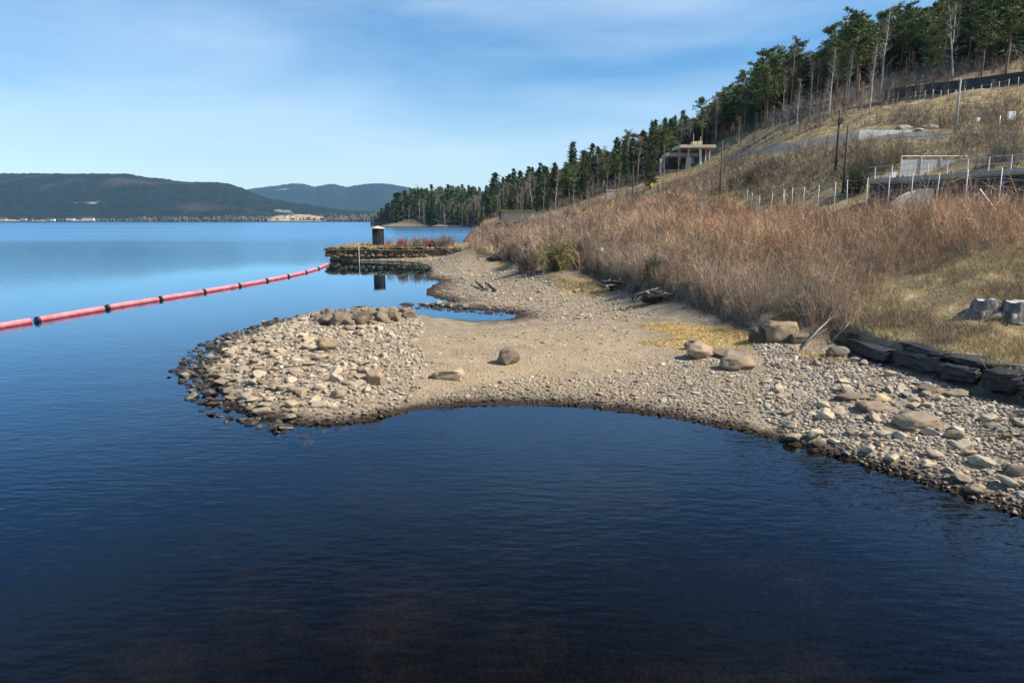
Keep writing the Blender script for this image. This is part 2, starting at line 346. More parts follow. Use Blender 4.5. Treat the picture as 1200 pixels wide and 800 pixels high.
CPy = [(1150, 420, 21), (1190, 430, 20), (1190, 400, 23), (1100, 390, 24.5), (1100, 360, 28), (1160, 362, 26), (1000, 370, 28.5), (960, 380, 28.5), (1250, 400, 22),
       (1190, 320, 31), (1100, 320, 33), (1000, 330, 34), (1190, 290, 34), (1300, 300, 30), (1400, 300, 28),
       (900, 330, 38), (900, 290, 50), (800, 330, 42), (800, 290, 56), (800, 262, 72), (700, 300, 60), (700, 272, 85), (620, 290, 76), (620, 272, 110), (580, 281, 100),
       (560, 284, 100), (650, 262, 130), (720, 252, 110), (720, 236, 132),
       (1190, 188, 60), (1050, 200, 70), (1190, 150, 80), (1100, 152, 85), (1000, 175, 80), (1000, 160, 90), (1190, 100, 108),
       (1100, 118, 108), (1000, 135, 108), (1190, 75, 125), (1000, 118, 128), (1300, 150, 78), (1300, 60, 120),
       (900, 225, 80), (900, 200, 92), (900, 178, 105), (900, 157, 128), (900, 147, 150),
       (830, 225, 95), (830, 205, 125), (830, 186, 160), (760, 216, 135), (760, 208, 180), (680, 238, 165), (620, 250, 200), (570, 258, 220),
       (1190, 45, 220), (1000, 103, 250), (900, 138, 260), (830, 172, 300), (750, 202, 320), (680, 220, 400), (620, 234, 500), (560, 242, 520),
       (500, 243, 830), (470, 249, 800), (440, 259, 770), (560, 240, 900), (680, 225, 900), (900, 190, 900), (1190, 130, 900), (1400, 40, 220), (1500, 120, 900)]
CPx = [(33, 46, 5.2), (38, 50, 5.0), (31, 56, 5.4), (44, 48, 5.4), (27, 39, 6.0), (27, 50, 6.0), (27, 60, 6.0), (27, 75, 6.1), (-20, 110, .8), (-12, 112, .8), (-2, 111, .9), (26, 12, 2.5), (16, 14.5, 1.2), (40, 25, 6.0), (-10, 260, 1.0), (-60, 750, 2), (0, 1100, 12),
       (400, 1500, 60), (1400, 1500, 150)]
CP = np.array([atZ(x, y, z) for x, y, z in CPz] + [atY(x, y, Y) for x, y, Y in CPy] + CPx)
def uv(X, Y): return np.asarray(X) / np.asarray(Y) * 2.2, np.log(np.asarray(Y))
def steps(X, Y):
    b = sdpoly(X, Y, bank); m = sdpoly(X, Y, mole)
    return 0.75 * sst(b, -0.15, 0.45) + 1.15 * sst(m, -0.1, 0.4), b
def tps(r2): return np.where(r2 > 1e-12, 0.5 * r2 * np.log(np.maximum(r2, 1e-12)), 0)
_u, _v = uv(CP[:, 0], CP[:, 1]); _z = CP[:, 2] - steps(CP[:, 0], CP[:, 1])[0]
_n = len(CP); _K = tps((_u[:, None] - _u) ** 2 + (_v[:, None] - _v) ** 2) + 0.0015 * np.eye(_n)
_P = np.stack([np.ones(_n), _u, _v], 1)
_A = np.block([[_K, _P], [_P.T, np.zeros((3, 3))]])
_w = np.linalg.solve(_A, np.concatenate([_z, np.zeros(3)]))
def zt(X, Y, full=False):
    X = np.atleast_1d(np.asarray(X, float)); Y = np.atleast_1d(np.asarray(Y, float))
    u, v = uv(X, np.maximum(Y, 4)); zr = np.empty(len(X))
    for i in range(0, len(X), 40000):
        s = slice(i, i + 40000)
        zr[s] = tps((u[s, None] - _u) ** 2 + (v[s, None] - _v) ** 2) @ _w[:_n] + _w[_n] + _w[_n + 1] * u[s] + _w[_n + 2] * v[s]
    sd = sdpoly(X, Y, land); rough = sst(-X, -4, 8) * sst(Y, 15, 22) * sst(-Y, -60, -40)
    sd = sd + fbm(X * .9, Y * .9, 3, 3) * (.10 + .35 * rough) * np.clip(Y / 25, .6, 4)
    st, b = steps(X, Y)
    zr = np.maximum(zr, 0.22)
    up = sst(b, 0, 6) * np.clip(Y / 60, .4, 3)
    lz = (zr + fbm(X * .35, Y * .35, 4, 11) * (.05 + .16 * up) + fbm(X * 1.6, Y * 1.6, 3, 21) * .05) * (1 - np.exp(-np.maximum(sd, 0) / 1.9)) + st * (sd > 0)
    wz = np.maximum(-0.05 - .13 * np.maximum(-sd, 0) - .02 * (1 - fbm(X * .5, Y * .5, 3, 31)), -2.2 + .25 * fbm(X * .15, Y * .15, 3, 41))
    z = np.where(sd > 0, lz, wz)
    return (z, sd, b) if full else z
_YS = np.geomspace(9, 1500, 900)
def hit(px, py):
    """where the line of sight through a pixel meets the terrain"""
    a, b = ray(px, py); zz = zt(a * _YS, _YS) if GRID is None else zg(a * _YS, _YS); below = (CAM_H + b * _YS) < np.maximum(zz, 0)
    if not below.any(): return atY(px, py, 150)
    i = int(np.argmax(below))
    if i == 0: return (a * _YS[0], _YS[0], float(zz[0]))
    g0 = CAM_H + b * _YS[i - 1] - max(zz[i - 1], 0); g1 = max(zz[i], 0) - CAM_H - b * _YS[i]
    t = g0 / (g0 + g1 + 1e-9); Y = _YS[i - 1] + t * (_YS[i] - _YS[i - 1])
    return (a * Y, Y, Z(a * Y, Y))
GRID = None
def Z(x, y): return float(zt(x, y)[0]) if GRID is None else float(zg(x, y))
def zg(X, Y):
    """height read from the finished ground mesh"""
    us, Ys, zz = GRID; X = np.asarray(X, float); Y = np.clip(np.asarray(Y, float), Ys[0], Ys[-2])
    a = np.clip((X / Y - us[0]) / (us[1] - us[0]), 0, len(us) - 1.001); b = np.clip(np.log(Y / Ys[0]) / np.log(Ys[1] / Ys[0]), 0, len(Ys) - 1.001)
    i = a.astype(int); j = b.astype(int); a = a - i; b = b - j
    return (zz[j, i] * (1 - a) + zz[j, i + 1] * a) * (1 - b) + (zz[j + 1, i] * (1 - a) + zz[j + 1, i + 1] * a) * b
def pxpoly(pp): return [hit(*p)[:2] for p in pp]

mud_poly = pxpoly([(470, 462), (500, 425), (480, 400), (540, 388), (620, 380), (700, 378), (770, 392), (800, 415), (760, 440), (700, 462), (600, 468), (530, 470)])
yel_polys = [pxpoly(p) for p in ([(735, 380), (790, 378), (850, 385), (900, 392), (905, 404), (850, 409), (800, 410), (740, 401), (790, 394)],
                                 [(645, 325), (690, 325), (715, 336), (712, 346), (660, 344)],
                                 [(922, 413), (950, 411), (985, 418), (988, 425), (945, 421)], [(580, 308), (604, 306), (610, 313), (590, 315)],
                                 [(500, 296), (555, 294), (560, 299), (510, 300)])]
road_polys = [pxpoly(p) for p in ([(852, 190), (900, 182), (950, 172), (1005, 166), (1060, 164), (1110, 165), (1110, 155), (1060, 152), (1000, 154), (950, 163), (900, 172), (852, 184)],)]
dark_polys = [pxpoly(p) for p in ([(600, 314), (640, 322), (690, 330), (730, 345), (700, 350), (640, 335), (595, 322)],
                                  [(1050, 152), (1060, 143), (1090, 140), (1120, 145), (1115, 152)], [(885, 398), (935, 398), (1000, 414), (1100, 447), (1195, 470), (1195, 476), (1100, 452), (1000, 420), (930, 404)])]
front_px = [(470, 262), (540, 262), (580, 258), (600, 252), (650, 247), (700, 230), (745, 214), (775, 204), (800, 186), (835, 172), (860, 158), (900, 149), (950, 138), (1000, 122),
            (1060, 106), (1130, 86), (1200, 73), (1300, 50)]
front = [hit(*p) for p in front_px[3:]]
fu = np.array([p[0] / p[1] for p in front]); fY = np.array([p[1] for p in front])
def front_Y(u): return np.interp(u, fu, fY)

TH1 = pxpoly([(556, 297), (600, 305), (640, 316), (690, 318), (735, 330), (800, 350), (850, 374), (905, 384), (960, 388), (1005, 372), (1035, 338), (1060, 326), (1100, 316), (1200, 305), (1290, 305)])
TH1 += [(38, 24), (42, 37), (28.5, 38.5), (26.6, 40), (26.6, 50), (25.8, 78), (24, 100), (18, 135), (4, 145), (-4, 140)]

def build_terrain():
    us = np.linspace(-1.2, 1.15, 600); Ys = np.geomspace(6.0, 1400, 490)
    # tessellation graded with distance: fine near the viewpoint, coarse on the far hillside
    U, YY = np.meshgrid(us, Ys); X = (U * YY).ravel(); Y = YY.ravel()
    z, sd, b = zt(X, Y, True)
    nU, nY = len(us), len(Ys); idx = np.arange(nU * nY).reshape(nY, nU)
    Fc = np.stack([idx[:-1, :-1], idx[:-1, 1:], idx[1:, 1:], idx[1:, :-1]], -1).reshape(-1, 4)
    global GRID; GRID = (us, Ys, z.reshape(nY, nU))
    keep = (z[Fc].max(1) > -2.6); Fc = Fc[keep]
    nn = fbm(X * .8, Y * .8, 3, 51)
    zone = np.zeros((len(X), 3)); zone2 = np.zeros((len(X), 3))
    zone[:, 0] = sst(b + nn * .6, -0.1, 0.6)
    zone[:, 1] = sst(sdpoly(X, Y, mud_poly) + nn * 1.2, -0.8, 2.2) * .72 * (1 - zone[:, 0])
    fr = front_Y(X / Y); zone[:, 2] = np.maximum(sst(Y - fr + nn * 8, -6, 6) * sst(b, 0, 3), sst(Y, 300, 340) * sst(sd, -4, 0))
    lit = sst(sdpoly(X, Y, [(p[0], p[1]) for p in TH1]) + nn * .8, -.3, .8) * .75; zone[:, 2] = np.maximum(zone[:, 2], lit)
    for p in yel_polys: zone2[:, 1] = np.maximum(zone2[:, 1], sst(sdpoly(X, Y, p) + nn * .45, -0.2, 0.3))
    for p in road_polys: zone2[:, 0] = np.maximum(zone2[:, 0], sst(sdpoly(X, Y, p) + nn * .8, -0.4, 0.6))
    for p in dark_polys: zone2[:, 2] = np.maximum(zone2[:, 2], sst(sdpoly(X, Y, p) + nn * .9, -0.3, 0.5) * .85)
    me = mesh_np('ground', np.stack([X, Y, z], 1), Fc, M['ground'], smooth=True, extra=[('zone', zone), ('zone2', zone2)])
    tag(link('ground', me), kind='structure')
build_terrain()

def flat(name, x0, x1, y0, y1, z, mat):
    me = bpy.data.meshes.new(name); me.from_pydata([(x0, y0, z), (x1, y0, z), (x1, y1, z), (x0, y1, z)], [], [(0, 1, 2, 3)]); me.materials.append(mat)
    return tag(link(name, me), kind='structure')
flat('water', -7000, 7000, -300, 9500, 0.0, M['water'])
flat('lake_bed', -7000, 7000, -300, 9500, -2.75, simple('deep_mud', (.006, .0065, .008), 0.9, .3, .2))

# ------------------------------------------------------------------ far shore and hills
def hill_material(name, dark, light, patch, scale):
    m, n, l, p = nmat(name); g = n.new('ShaderNodeNewGeometry'); pos = g.outputs['Position']
    c = mixc(n, l, ramp(n, l, noise(n, l, .02 * scale, 8, pos, .75), .42, .60), dark, light)
    c = mixc(n, l, ramp(n, l, noise(n, l, .0021 * scale, 4, pos, .6), .56, .68, cb=(.8, .8, .8, 1)), c, patch)
    c = mixc(n, l, ramp(n, l, noise(n, l, .0034 * scale, 5, pos, .5, (1, 1, 4)), .66, .70), c, (.24, .21, .17))
    l.new(c, p.inputs['Base Color']); p.inputs['Roughness'].default_value = .95; p.inputs['Specular IOR Level'].default_value = .1
    bump(n, l, p, noise(n, l, .05 * scale, 6, pos, .8), 1.0, 14.0)
    return m
def hill(name, ridge, Y0, Y1, mat, nx=420, ny=46, seed=0, base=.0, rough=.1, tree=9):
    rx = np.array([(p[0] - 600) / F for p in ridge]); rz = np.array([CAM_H + Y1 * (HZ - p[1]) / F for p in ridge])
    us = np.linspace(rx[0], rx[-1], nx); V = np.linspace(0, 1.5, ny)
    U, T = np.meshgrid(us, V); Y = Y0 + (Y1 - Y0) * T; X = U * Y
    prof = np.where(T < 1, sst(T, -.25, 1.0) - sst(np.array(0.), -.25, 1.0) * (1 - T), 1 - (T - 1) ** 2 * 1.5)
    z = base + np.interp(U, rx, rz) * prof
    z += fbm(X / 420, Y / 420, 4, seed) * rz.max() * rough * np.clip(T * 2.2, 0, 1) * np.clip(1.0 - np.abs(T - 1) * .2, 0, 1) * np.where(np.abs(T - 1) < .05, .35, 1)
    z += np.abs(fbm(X / 22, Y / 22, 2, seed + 9)) * tree * np.clip(T * 4, 0, 1)
    z = np.where(T < 1e-6, -1.0, z)
    idx = np.arange(nx * ny).reshape(ny, nx)
    Fc = np.stack([idx[:-1, :-1], idx[:-1, 1:], idx[1:, 1:], idx[1:, :-1]], -1).reshape(-1, 4)
    tag(link(name, mesh_np(name, np.stack([X.ravel(), Y.ravel(), z.ravel()], 1), Fc, mat, smooth=True)), kind='structure')
hm1 = hill_material('forest_hill', (.005, .011, .012), (.018, .029, .027), (.070, .052, .050), 1.0)
hm2 = hill_material('distant_forest_hill', (.010, .016, .016), (.020, .028, .024), (.028, .032, .030), .6)
hill('wooded_hills', [(-330, 222), (-200, 212), (-100, 207), (-40, 209), (0, 208), (20, 206), (60, 205.5), (110, 206), (150, 207), (190, 211), (225, 215), (260, 217), (275, 219),
     (290, 224), (305, 231), (320, 237), (350, 243), (400, 247), (440, 249), (470, 251)], 3150, 4300, hm1, seed=5)
hill('distant_hills', [(150, 238), (240, 230), (285, 225), (310, 222), (330, 220), (350, 217), (362, 218), (374, 221), (388, 218), (396, 217.5), (410, 221), (425, 219), (445, 217), (462, 218), (480, 221), (520, 230), (580, 242), (680, 250)],
     6800, 8800, hm2, seed=17, rough=.07, tree=14)

# far shoreline wood: thousands of trees one cannot tell apart
def far_wood():
    V = []; Fc = []; Cc = []
    N = 2600
    px = rng.uniform(-60, 470, N); t = rng.random(N) ** 1.6; Y = 3120 + t * 420
    dens = fbm(px / 55, px * 0 + 3, 3, 61) + .25 * (px > 155) - .45 * ((px > 318) & (px < 388) & (t < .8)) - .25 * (px < 120) * (t < .3)
    ok = rng.random(N) < np.clip(.55 + dens, .04, 1); px = px[ok]; Y = Y[ok]
    for x, y in zip(px, Y):
        X = (x - 600) / F * y; h = random.uniform(12, 25) * (1.0 if x > 150 else .75); r = h * random.uniform(.18, .34); z0 = max(0, (y - 3150) * .06)
        con = random.random() < .5; b = len(V)
        if con: prof = [(0, .6), (.25, 1), (.6, .55), (1, .02)]
        else: prof = [(0, .4), (.35, 1.1), (.7, 1), (1, .3)]
        for hh, rr in prof:
            for k in range(5):
                a = k * 1.2566 + random.uniform(-.3, .3); q = r * rr * random.uniform(.7, 1.2); V.append((X + q * math.cos(a), y + q * math.sin(a), z0 - 1 + h * hh * random.uniform(.92, 1.05)))
        for i in range(3):
            for k in range(5): Fc.append((b + i * 5 + k, b + i * 5 + (k + 1) % 5, b + i * 5 + 5 + (k + 1) % 5, b + i * 5 + 5 + k))
        c = np.array((.022, .034, .020) if con else random.choice([(.085, .064, .048), (.11, .08, .055), (.07, .06, .045)])) * random.uniform(.7, 1.3)
        Cc += [c] * 20
    o = link('far_shore_wood', mesh_np('far_shore_wood', V, Fc, M['leaf'], np.array(Cc)))
    tag(o, 'dark band of woodland along the far shore of the lake', 'woodland', kind='stuff')
far_wood()
# pale fields and houses on the far shore
def field(px0, px1, py0, py1, lab):
    V = []; Fc = []
    for i in range(13):
        x = px0 + (px1 - px0) * i / 12; e = .35 + .65 * math.sin(math.pi * i / 12) ** .6
        for Y, pyy in ((3100, py1), (3260, py0)):
            h = CAM_H + Y * (HZ - (pyy if Y == 3100 else py1 + (py0 - py1) * e)) / F
            V.append(((x - 600) / F * Y, Y, max(h, .6)))
    for i in range(12): Fc.append((2 * i, 2 * i + 2, 2 * i + 3, 2 * i + 1))
    o = link('field', mesh_np('field', V, Fc, simple('field_straw', (.30, .235, .135), .9, .2, .02)))
    tag(o, kind='structure')
field(318, 386, 251.5, 259, ''); field(92, 120, 255.5, 259, ''); field(0, 34, 256, 259, ''); field(44, 72, 256.6, 259, '')
def house(px, py, wpx, hpx, wall, label, Y=3090, roof='roofdark'):
    x, y, z = atY(px, py, Y); z = max(z, .3); k = Y / F; wd = wpx * k; h = hpx * k
    e = empty('house', (x, y, z)); tag(e, label, 'house', 'houses on the far shore')
    MB().box((0, 0, h * .3 - .5), (wd, 9, h * .6 + 1)).build('wall', M[wall], e)
    MB().poly([(-wd * .54, -5.2, h * .55), (wd * .54, -5.2, h * .55), (wd * .54, 5.2, h * .55), (-wd * .54, 5.2, h * .55), (-wd * .54, 0, h), (wd * .54, 0, h)],
              [(0, 1, 5, 4), (2, 3, 4, 5), (0, 4, 3), (1, 2, 5), (3, 2, 1, 0)]).build('roof', M[roof], e)
    for i in range(3):
        wf_ = MB().box(((i - 1) * wd * .27, -4.56, h * .3), (wd * .13, .16, h * .28)).build('window', M['white'], e); MB().box(((i - 1) * wd * .27, -4.66, h * .3), (wd * .1, .1, h * .22)).build('pane', M['greenglass'], wf_)
house(335, 254.6, 4.2, 3.4, 'white', 'white farmhouse on the pale field across the lake, left of its barn')
house(342, 254.8, 2.6, 2.8, 'white', 'small white barn right beside the farmhouse across the lake')
for i, (a, b, c_, d, wl_, lb) in enumerate([(4, 258, 7, 3, 'beige', 'pale building at the left edge of the far shore'), (28, 258, 6, 3, 'beige', 'low beige house second from the left on the far shore'),
        (62, 258.3, 5, 2.6, 'white', 'low white house between bare trees on the far shore'), (83, 257.8, 9, 2.8, 'white', 'long white building on the far shore left of the pale field'),
        (104, 257.5, 13, 3.2, 'white', 'longest pale building on the far shore above the booms'), (141, 240, 4, 3, 'white', 'lone white house halfway up the wooded hill across the lake')]):
    house(a, b, c_, d, wl_, lb, Y=3090 if b > 250 else 3560, roof='roofdark')

# ------------------------------------------------------------------ stones
def ico(sub):
    bm = bmesh.new(); bmesh.ops.create_icosphere(bm, subdivisions=sub, radius=1)
    V = np.array([v.co[:] for v in bm.verts]); Fc = np.array([[v.index for v in f.verts] for f in bm.faces]); bm.free(); return V, Fc
ICO = {k: ico(k) for k in (1, 2, 3, 4, 5)}
def rock(sub, seed, cuts=9, lo=.55, hi=.9, wob=.12, flat=1.0):
    r = np.random.default_rng(seed); V, Fc = ICO[sub]; V = V.copy()
    for _ in range(cuts):
        n = r.normal(size=3); n /= np.linalg.norm(n); d = r.uniform(lo, hi)
        V -= np.maximum(0, V @ n - d)[:, None] * n
    if sub >= 3:
        k = np.array([mnoise.fractal(Vector(p) * 1.7 + Vector((seed * 3.1, 0, 0)), 1, 2, 4) for p in V]); V *= (1 + wob * k)[:, None]
    else: V *= (1 + r.normal(size=(len(V), 1)) * wob * .5)
    V[:, 2] *= flat
    return V, Fc
PAL = np.array([(.31, .26, .195), (.37, .32, .245), (.27, .23, .18), (.41, .36, .285), (.235, .20, .16), (.34, .30, .25), (.29, .23, .165), (.43, .375, .295)])
GREY = np.array([(.30, .27, .225), (.40, .36, .30), (.25, .22, .185), (.44, .39, .32), (.33, .28, .215), (.25, .205, .155), (.29, .285, .275), (.40, .34, .26), (.20, .165, .13)])
R2 = [rock(2, 100 + i, 9, .38, .8, .14) for i in range(14)]; R1 = [rock(1, 200 + i, 4, .6, .95, .14) for i in range(12)]
def scatter(poly, n, lo, hi, power, sep, zone, pal, grid, tries=1, flat=(.45, .8)):
    """dart throwing, large stones first, inside a world polygon"""
    P = np.array(poly); x0, y0 = P.min(0); x1, y1 = P.max(0)
    size = np.sort(lo + (hi - lo) * rng.random(n) ** power)[::-1]; out = []
    X = rng.uniform(x0, x1, n * 8); Y = rng.uniform(y0, y1, n * 8); ok = sdpoly(X, Y, poly) > 0; X, Y = X[ok], Y[ok]; j = 0
    for s in size:
        for _ in range(4):
            if j >= len(X): return out
            x, y = X[j], Y[j]; j += 1; gx, gy = int(x // .8), int(y // .8); good = True
            for ix in (gx - 1, gx, gx + 1):
                for iy in (gy - 1, gy, gy + 1):
                    for (a, b, c) in grid.get((ix, iy), ()):
                        if (a - x) ** 2 + (b - y) ** 2 < ((c + s) * .5 * sep) ** 2: good = False; break
                    if not good: break
                if not good: break
            if good:
                grid.setdefault((gx, gy), []).append((x, y, s)); out.append((x, y, s, zone, random.uniform(*flat), pal)); break
    return out
G = {}
# boulders that stand out, built first so that the loose stones keep clear of them
def boulder(px, pyb, wpx, hpx, col, label, seed, cuts=10, lo=.5, hi=.88, depth=.8, rz=0, mat='stone', sub=4, sink=.18, block=0.0, group=None, cat='boulder', name='boulder'):
    x, y, z = hit(px, pyb); k = y / F; W = wpx * k; H = hpx * k * 1.05; D = W * depth
    V, Fc = rock(sub, seed, cuts, lo, hi, .16)
    if block: V = np.sign(V) * np.abs(V) ** (1 - block) * (1 + .12 * np.array([[mnoise.fractal(Vector(p) * 2.2 + Vector((seed, 0, 0)), 1, 2, 4)] for p in V]))
    V = V - (V.max(0) + V.min(0)) / 2; V = V / (V.max(0)[None, :])
    V = V * np.array([W / 2, D / 2, H / 2 * (1 + sink)]); V[:, 2] += H / 2 * (1 - sink)
    o = link(name, mesh_np(name, V, Fc, M[mat], smooth=True)); o.location = (x, y + D * .45, min(z, Z(x, y + D * .45)) if z > 0 else z); o.rotation_euler = (0, 0, rz)
    o.location.z -= .04; o.color = (*col, 1)
    tag(o, label, cat, group)
    for q in np.linspace(-.5, .5, max(2, int(W / .35))):
        xx = x + q * W; G.setdefault((int(xx // .8), int((y + D * .45) // .8)), []).append((xx, y + D * .45, min(D, .9)))
    return o
boulder(595, 428, 28, 21, (.62, .60, .55), 'dark blocky boulder standing alone on the mud flat', 305, 9, .5, .78, .9, .8, block=.22)
boulder(524, 446, 40, 13, (1.15, 1.12, 1.05), 'wide pale flat slab lying on the gravel left of the dark blocky boulder', 302, 9, .5, .8, .75, .1, block=.4)
boulder(823, 421, 34, 19, (.95, .80, .72), 'large rounded pinkish boulder in front of the yellow grass', 303, 5, .75, .95, .9)
boulder(813, 410, 20, 12, (.7, .66, .62), 'smaller grey boulder tucked behind the rounded pinkish boulder', 304, 6, .6, .9)
boulder(868, 435, 44, 17, (.85, .74, .62), 'low domed brown boulder on the gravel below the yellow grass', 305, 5, .7, .95, .8, .1)
boulder(856, 420, 34, 9, (.75, .74, .70), 'flat grey slab between the pinkish and the domed brown boulder', 306, 8, .5, .85, .9, -.2)
boulder(918, 401, 44, 25, (.80, .76, .70), 'big angular grey boulder at the near end of the black ledge', 307, 6, .5, .8, .8, .2, block=.4)
boulder(893, 402, 24, 18, (.16, .16, .17), 'black boulder left of the big angular grey boulder', 308, 9, .5, .8, .9, block=.4)
boulder(938, 403, 20, 13, (.45, .41, .38), 'small brown boulder right of the big angular grey boulder', 309, 8, .5, .8, block=.4)
boulder(986, 419, 30, 13, (.42, .44, .45), 'smooth dark grey oval stone beside the small yellow grass patch', 310, 4, .8, .97, .7, .1)
boulder(1083, 505, 48, 18, (.78, .72, .66), 'largest brownish slab among the cobbles of the right beach', 311, 8, .5, .85, .8, .15, block=.3)
boulder(1030, 484, 38, 12, (.80, .74, .68), 'flat brown slab left of the largest slab on the right beach', 312, 8, .5, .85, .8, .05, block=.3)
boulder(1036, 472, 26, 10, (1.1, .95, .75), 'rounded tan stone above the flat brown slab on the right beach', 313, 6, .65, .9)
boulder(1000, 470, 36, 9, (.7, .66, .62), 'flat grey-brown stone farthest left of the slabs on the right beach', 318, 8, .55, .9)
boulder(1160, 548, 30, 13, (.82, .88, .88), 'flat bluish grey slab among pale cobbles near the right edge', 314, 8, .5, .8, .9)
boulder(1130, 466, 40, 9, (.6, .62, .58), 'long low grey slab at the foot of the black ledge', 315, 8, .5, .85, .6)
boulder(1093, 461, 30, 10, (.22, .2, .19), 'dark jagged stone at the foot of the black ledge', 316, 9, .45, .8, .7)
boulder(1148, 580, 26, 14, (1.15, 1.0, .78), 'pale yellowish boulder beside the water at lower right', 317, 7, .6, .9)
boulder(352, 516, 32, 15, (.55, .47, .36), 'dark wet rounded stone in the water off the near edge of the spit', 320, 5, .7, .92, .8)
boulder(324, 510, 10, 11, (.35, .3, .25), 'small dark upright stone in the water left of the dark wet rounded stone', 321, 6, .6, .9)
boulder(375, 504, 13, 9, (.7, .5, .35), 'small rusty stone half awash right of the dark wet rounded stone', 322, 6, .6, .9)
boulder(258, 498, 22, 9, (.5, .45, .38), 'low dark stone awash off the left flank of the spit', 323, 6, .6, .9)
boulder(217, 440, 18, 10, (.5, .42, .35), 'dark brown stone at the very tip of the spit', 324, 6, .6, .9)
boulder(460, 342, 10, 5, (1.2, 1.1, 1.0), 'small pale stone standing in the calm cove', 325, 6, .6, .9)
boulder(475, 358, 22, 6, (1.1, 1.0, .9), 'pale flat rock at the mouth of the little shore pool', 326, 7, .55, .85)
boulder(596, 469, 15, 6, (1.5, 1.35, 1.0), 'pale yellow oval stone just above the waterline of the front cove', 327, 4, .8, .97)
for i, (x, yb, ww, hh, cc, lb) in enumerate([(396, 382, 31, 16, .50, 'leftmost'), (425, 380, 27, 14, .42, 'second from left'), (445, 379, 20, 15, .55, 'middle'),
                                             (461, 377, 16, 13, .55, 'second from right'), (476, 374, 15, 11, .6, 'rightmost')]):
    boulder(x, yb, ww, hh, (cc, cc * .93, cc * .85), f'dark weathered boulder, {lb} of the row along the back of the spit', 330 + i, 12, .35, .72, .8, i * .9, block=.12, group='boulders along the back of the spit')
boulder(381, 413, 26, 18, (.68, .63, .56), 'dull grey boulder in the middle of the stony spit', 340, 8, .5, .85)
boulder(438, 452, 22, 18, (.95, .88, .78), 'squarish tan boulder on the spit near the mud flat', 341, 8, .5, .8, block=.4)
boulder(1183, 515, 14, 9, (.3, .28, .26), 'dark stone at the right edge of the beach under the ledge', 342, 8, .5, .8)
boulder(396, 288, 16, 6, (2.2, 2.2, 2.2), 'white rock on the far left corner of the quay', 343, 8, .5, .85, .8, 0)
boulder(704, 298, 10, 8, (1.8, 1.8, 1.8), 'pale rock showing between the bare bushes', 344, 8, .5, .85)

spit = pxpoly([(205, 437), (230, 408), (262, 390), (300, 378), (355, 364), (420, 360), (470, 360), (500, 380), (490, 405), (505, 430), (480, 470), (430, 497), (380, 503), (340, 503), (290, 494), (255, 480), (225, 455)])
spit_core = pxpoly([(222, 437), (262, 398), (330, 374), (420, 364), (450, 366), (460, 390), (450, 420), (440, 460), (400, 494), (345, 496), (280, 482), (238, 446)])
fring = pxpoly([(196, 440), (225, 405), (262, 392), (330, 372), (240, 420), (232, 440), (262, 478), (300, 492), (380, 500), (360, 512), (310, 504), (250, 492), (215, 466)])
right = pxpoly([(880, 500), (900, 430), (880, 400), (1000, 418), (1100, 450), (1200, 478), (1330, 520), (1400, 690), (1200, 606), (1100, 570), (1000, 540)])
midb = pxpoly([(490, 476), (560, 472), (640, 472), (720, 478), (800, 489), (880, 506), (960, 527), (980, 480), (900, 430), (820, 410), (760, 430), (700, 445), (620, 440), (560, 450)])
mudz = mud_poly
backb = pxpoly([(500, 344), (515, 331), (505, 318), (480, 309), (560, 302), (640, 325), (720, 350), (770, 368), (740, 378), (640, 376), (606, 372), (550, 361)])
bar = [atZ(x, y, 0.1)[:2] for x, y in [(464, 359), (500, 360), (545, 364), (575, 366), (596, 368), (600, 364), (560, 358), (520, 355), (490, 354)]]
backrow = pxpoly([(368, 372), (400, 366), (440, 364), (478, 362), (486, 372), (460, 380), (410, 382), (372, 382)])
DARK = np.array([(.17, .14, .105), (.13, .11, .085), (.22, .18, .135), (.19, .165, .135)])
quayslope = pxpoly([(388, 305), (420, 306), (480, 308), (520, 303), (520, 300), (388, 299)])
S = []
G2 = {}
S += scatter(backrow, 120, .30, .75, 1.3, .62, 7, DARK, G2, flat=(.5, .9))
for c_, l_ in G2.items(): G.setdefault(c_, []).extend(l_)
S += scatter(spit_core, 1100, .13, .58, 3.0, .72, 0, PAL, G, flat=(.3, .7))
S += scatter(fring, 330, .10, .46, 1.8, .75, 5, PAL, G)
S += scatter(spit, 5200, .06, .26, 1.7, .70, 0, PAL, G, flat=(.5, .9))
S += scatter(right, 520, .12, .46, 3.4, .85, 1, GREY, G)
S += scatter(right, 9000, .035, .19, 2.0, .76, 1, GREY, G)
S += scatter(midb, 420, .08, .36, 2.8, .9, 2, PAL, G, flat=(.3, .5))
S += scatter(midb, 3600, .03, .15, 2.0, .9, 2, PAL, G)
S += scatter(mudz, 420, .05, .34, 3.0, .95, 3, PAL, G, flat=(.25, .45))
S += [q for q in scatter(mudz, 3200, .025, .10, 2.0, .95, 3, PAL, G) if vnoise(q[0] * .7, q[1] * .7, 9) > -.1]
S += scatter(backb, 240, .16, .60, 2.6, .9, 4, PAL, G, flat=(.35, .6))
S += scatter(backb, 3600, .07, .24, 1.6, .85, 4, PAL, G)
S += scatter(bar, 170, .2, .75, 1.6, .75, 6, PAL, G, flat=(.3, .5))

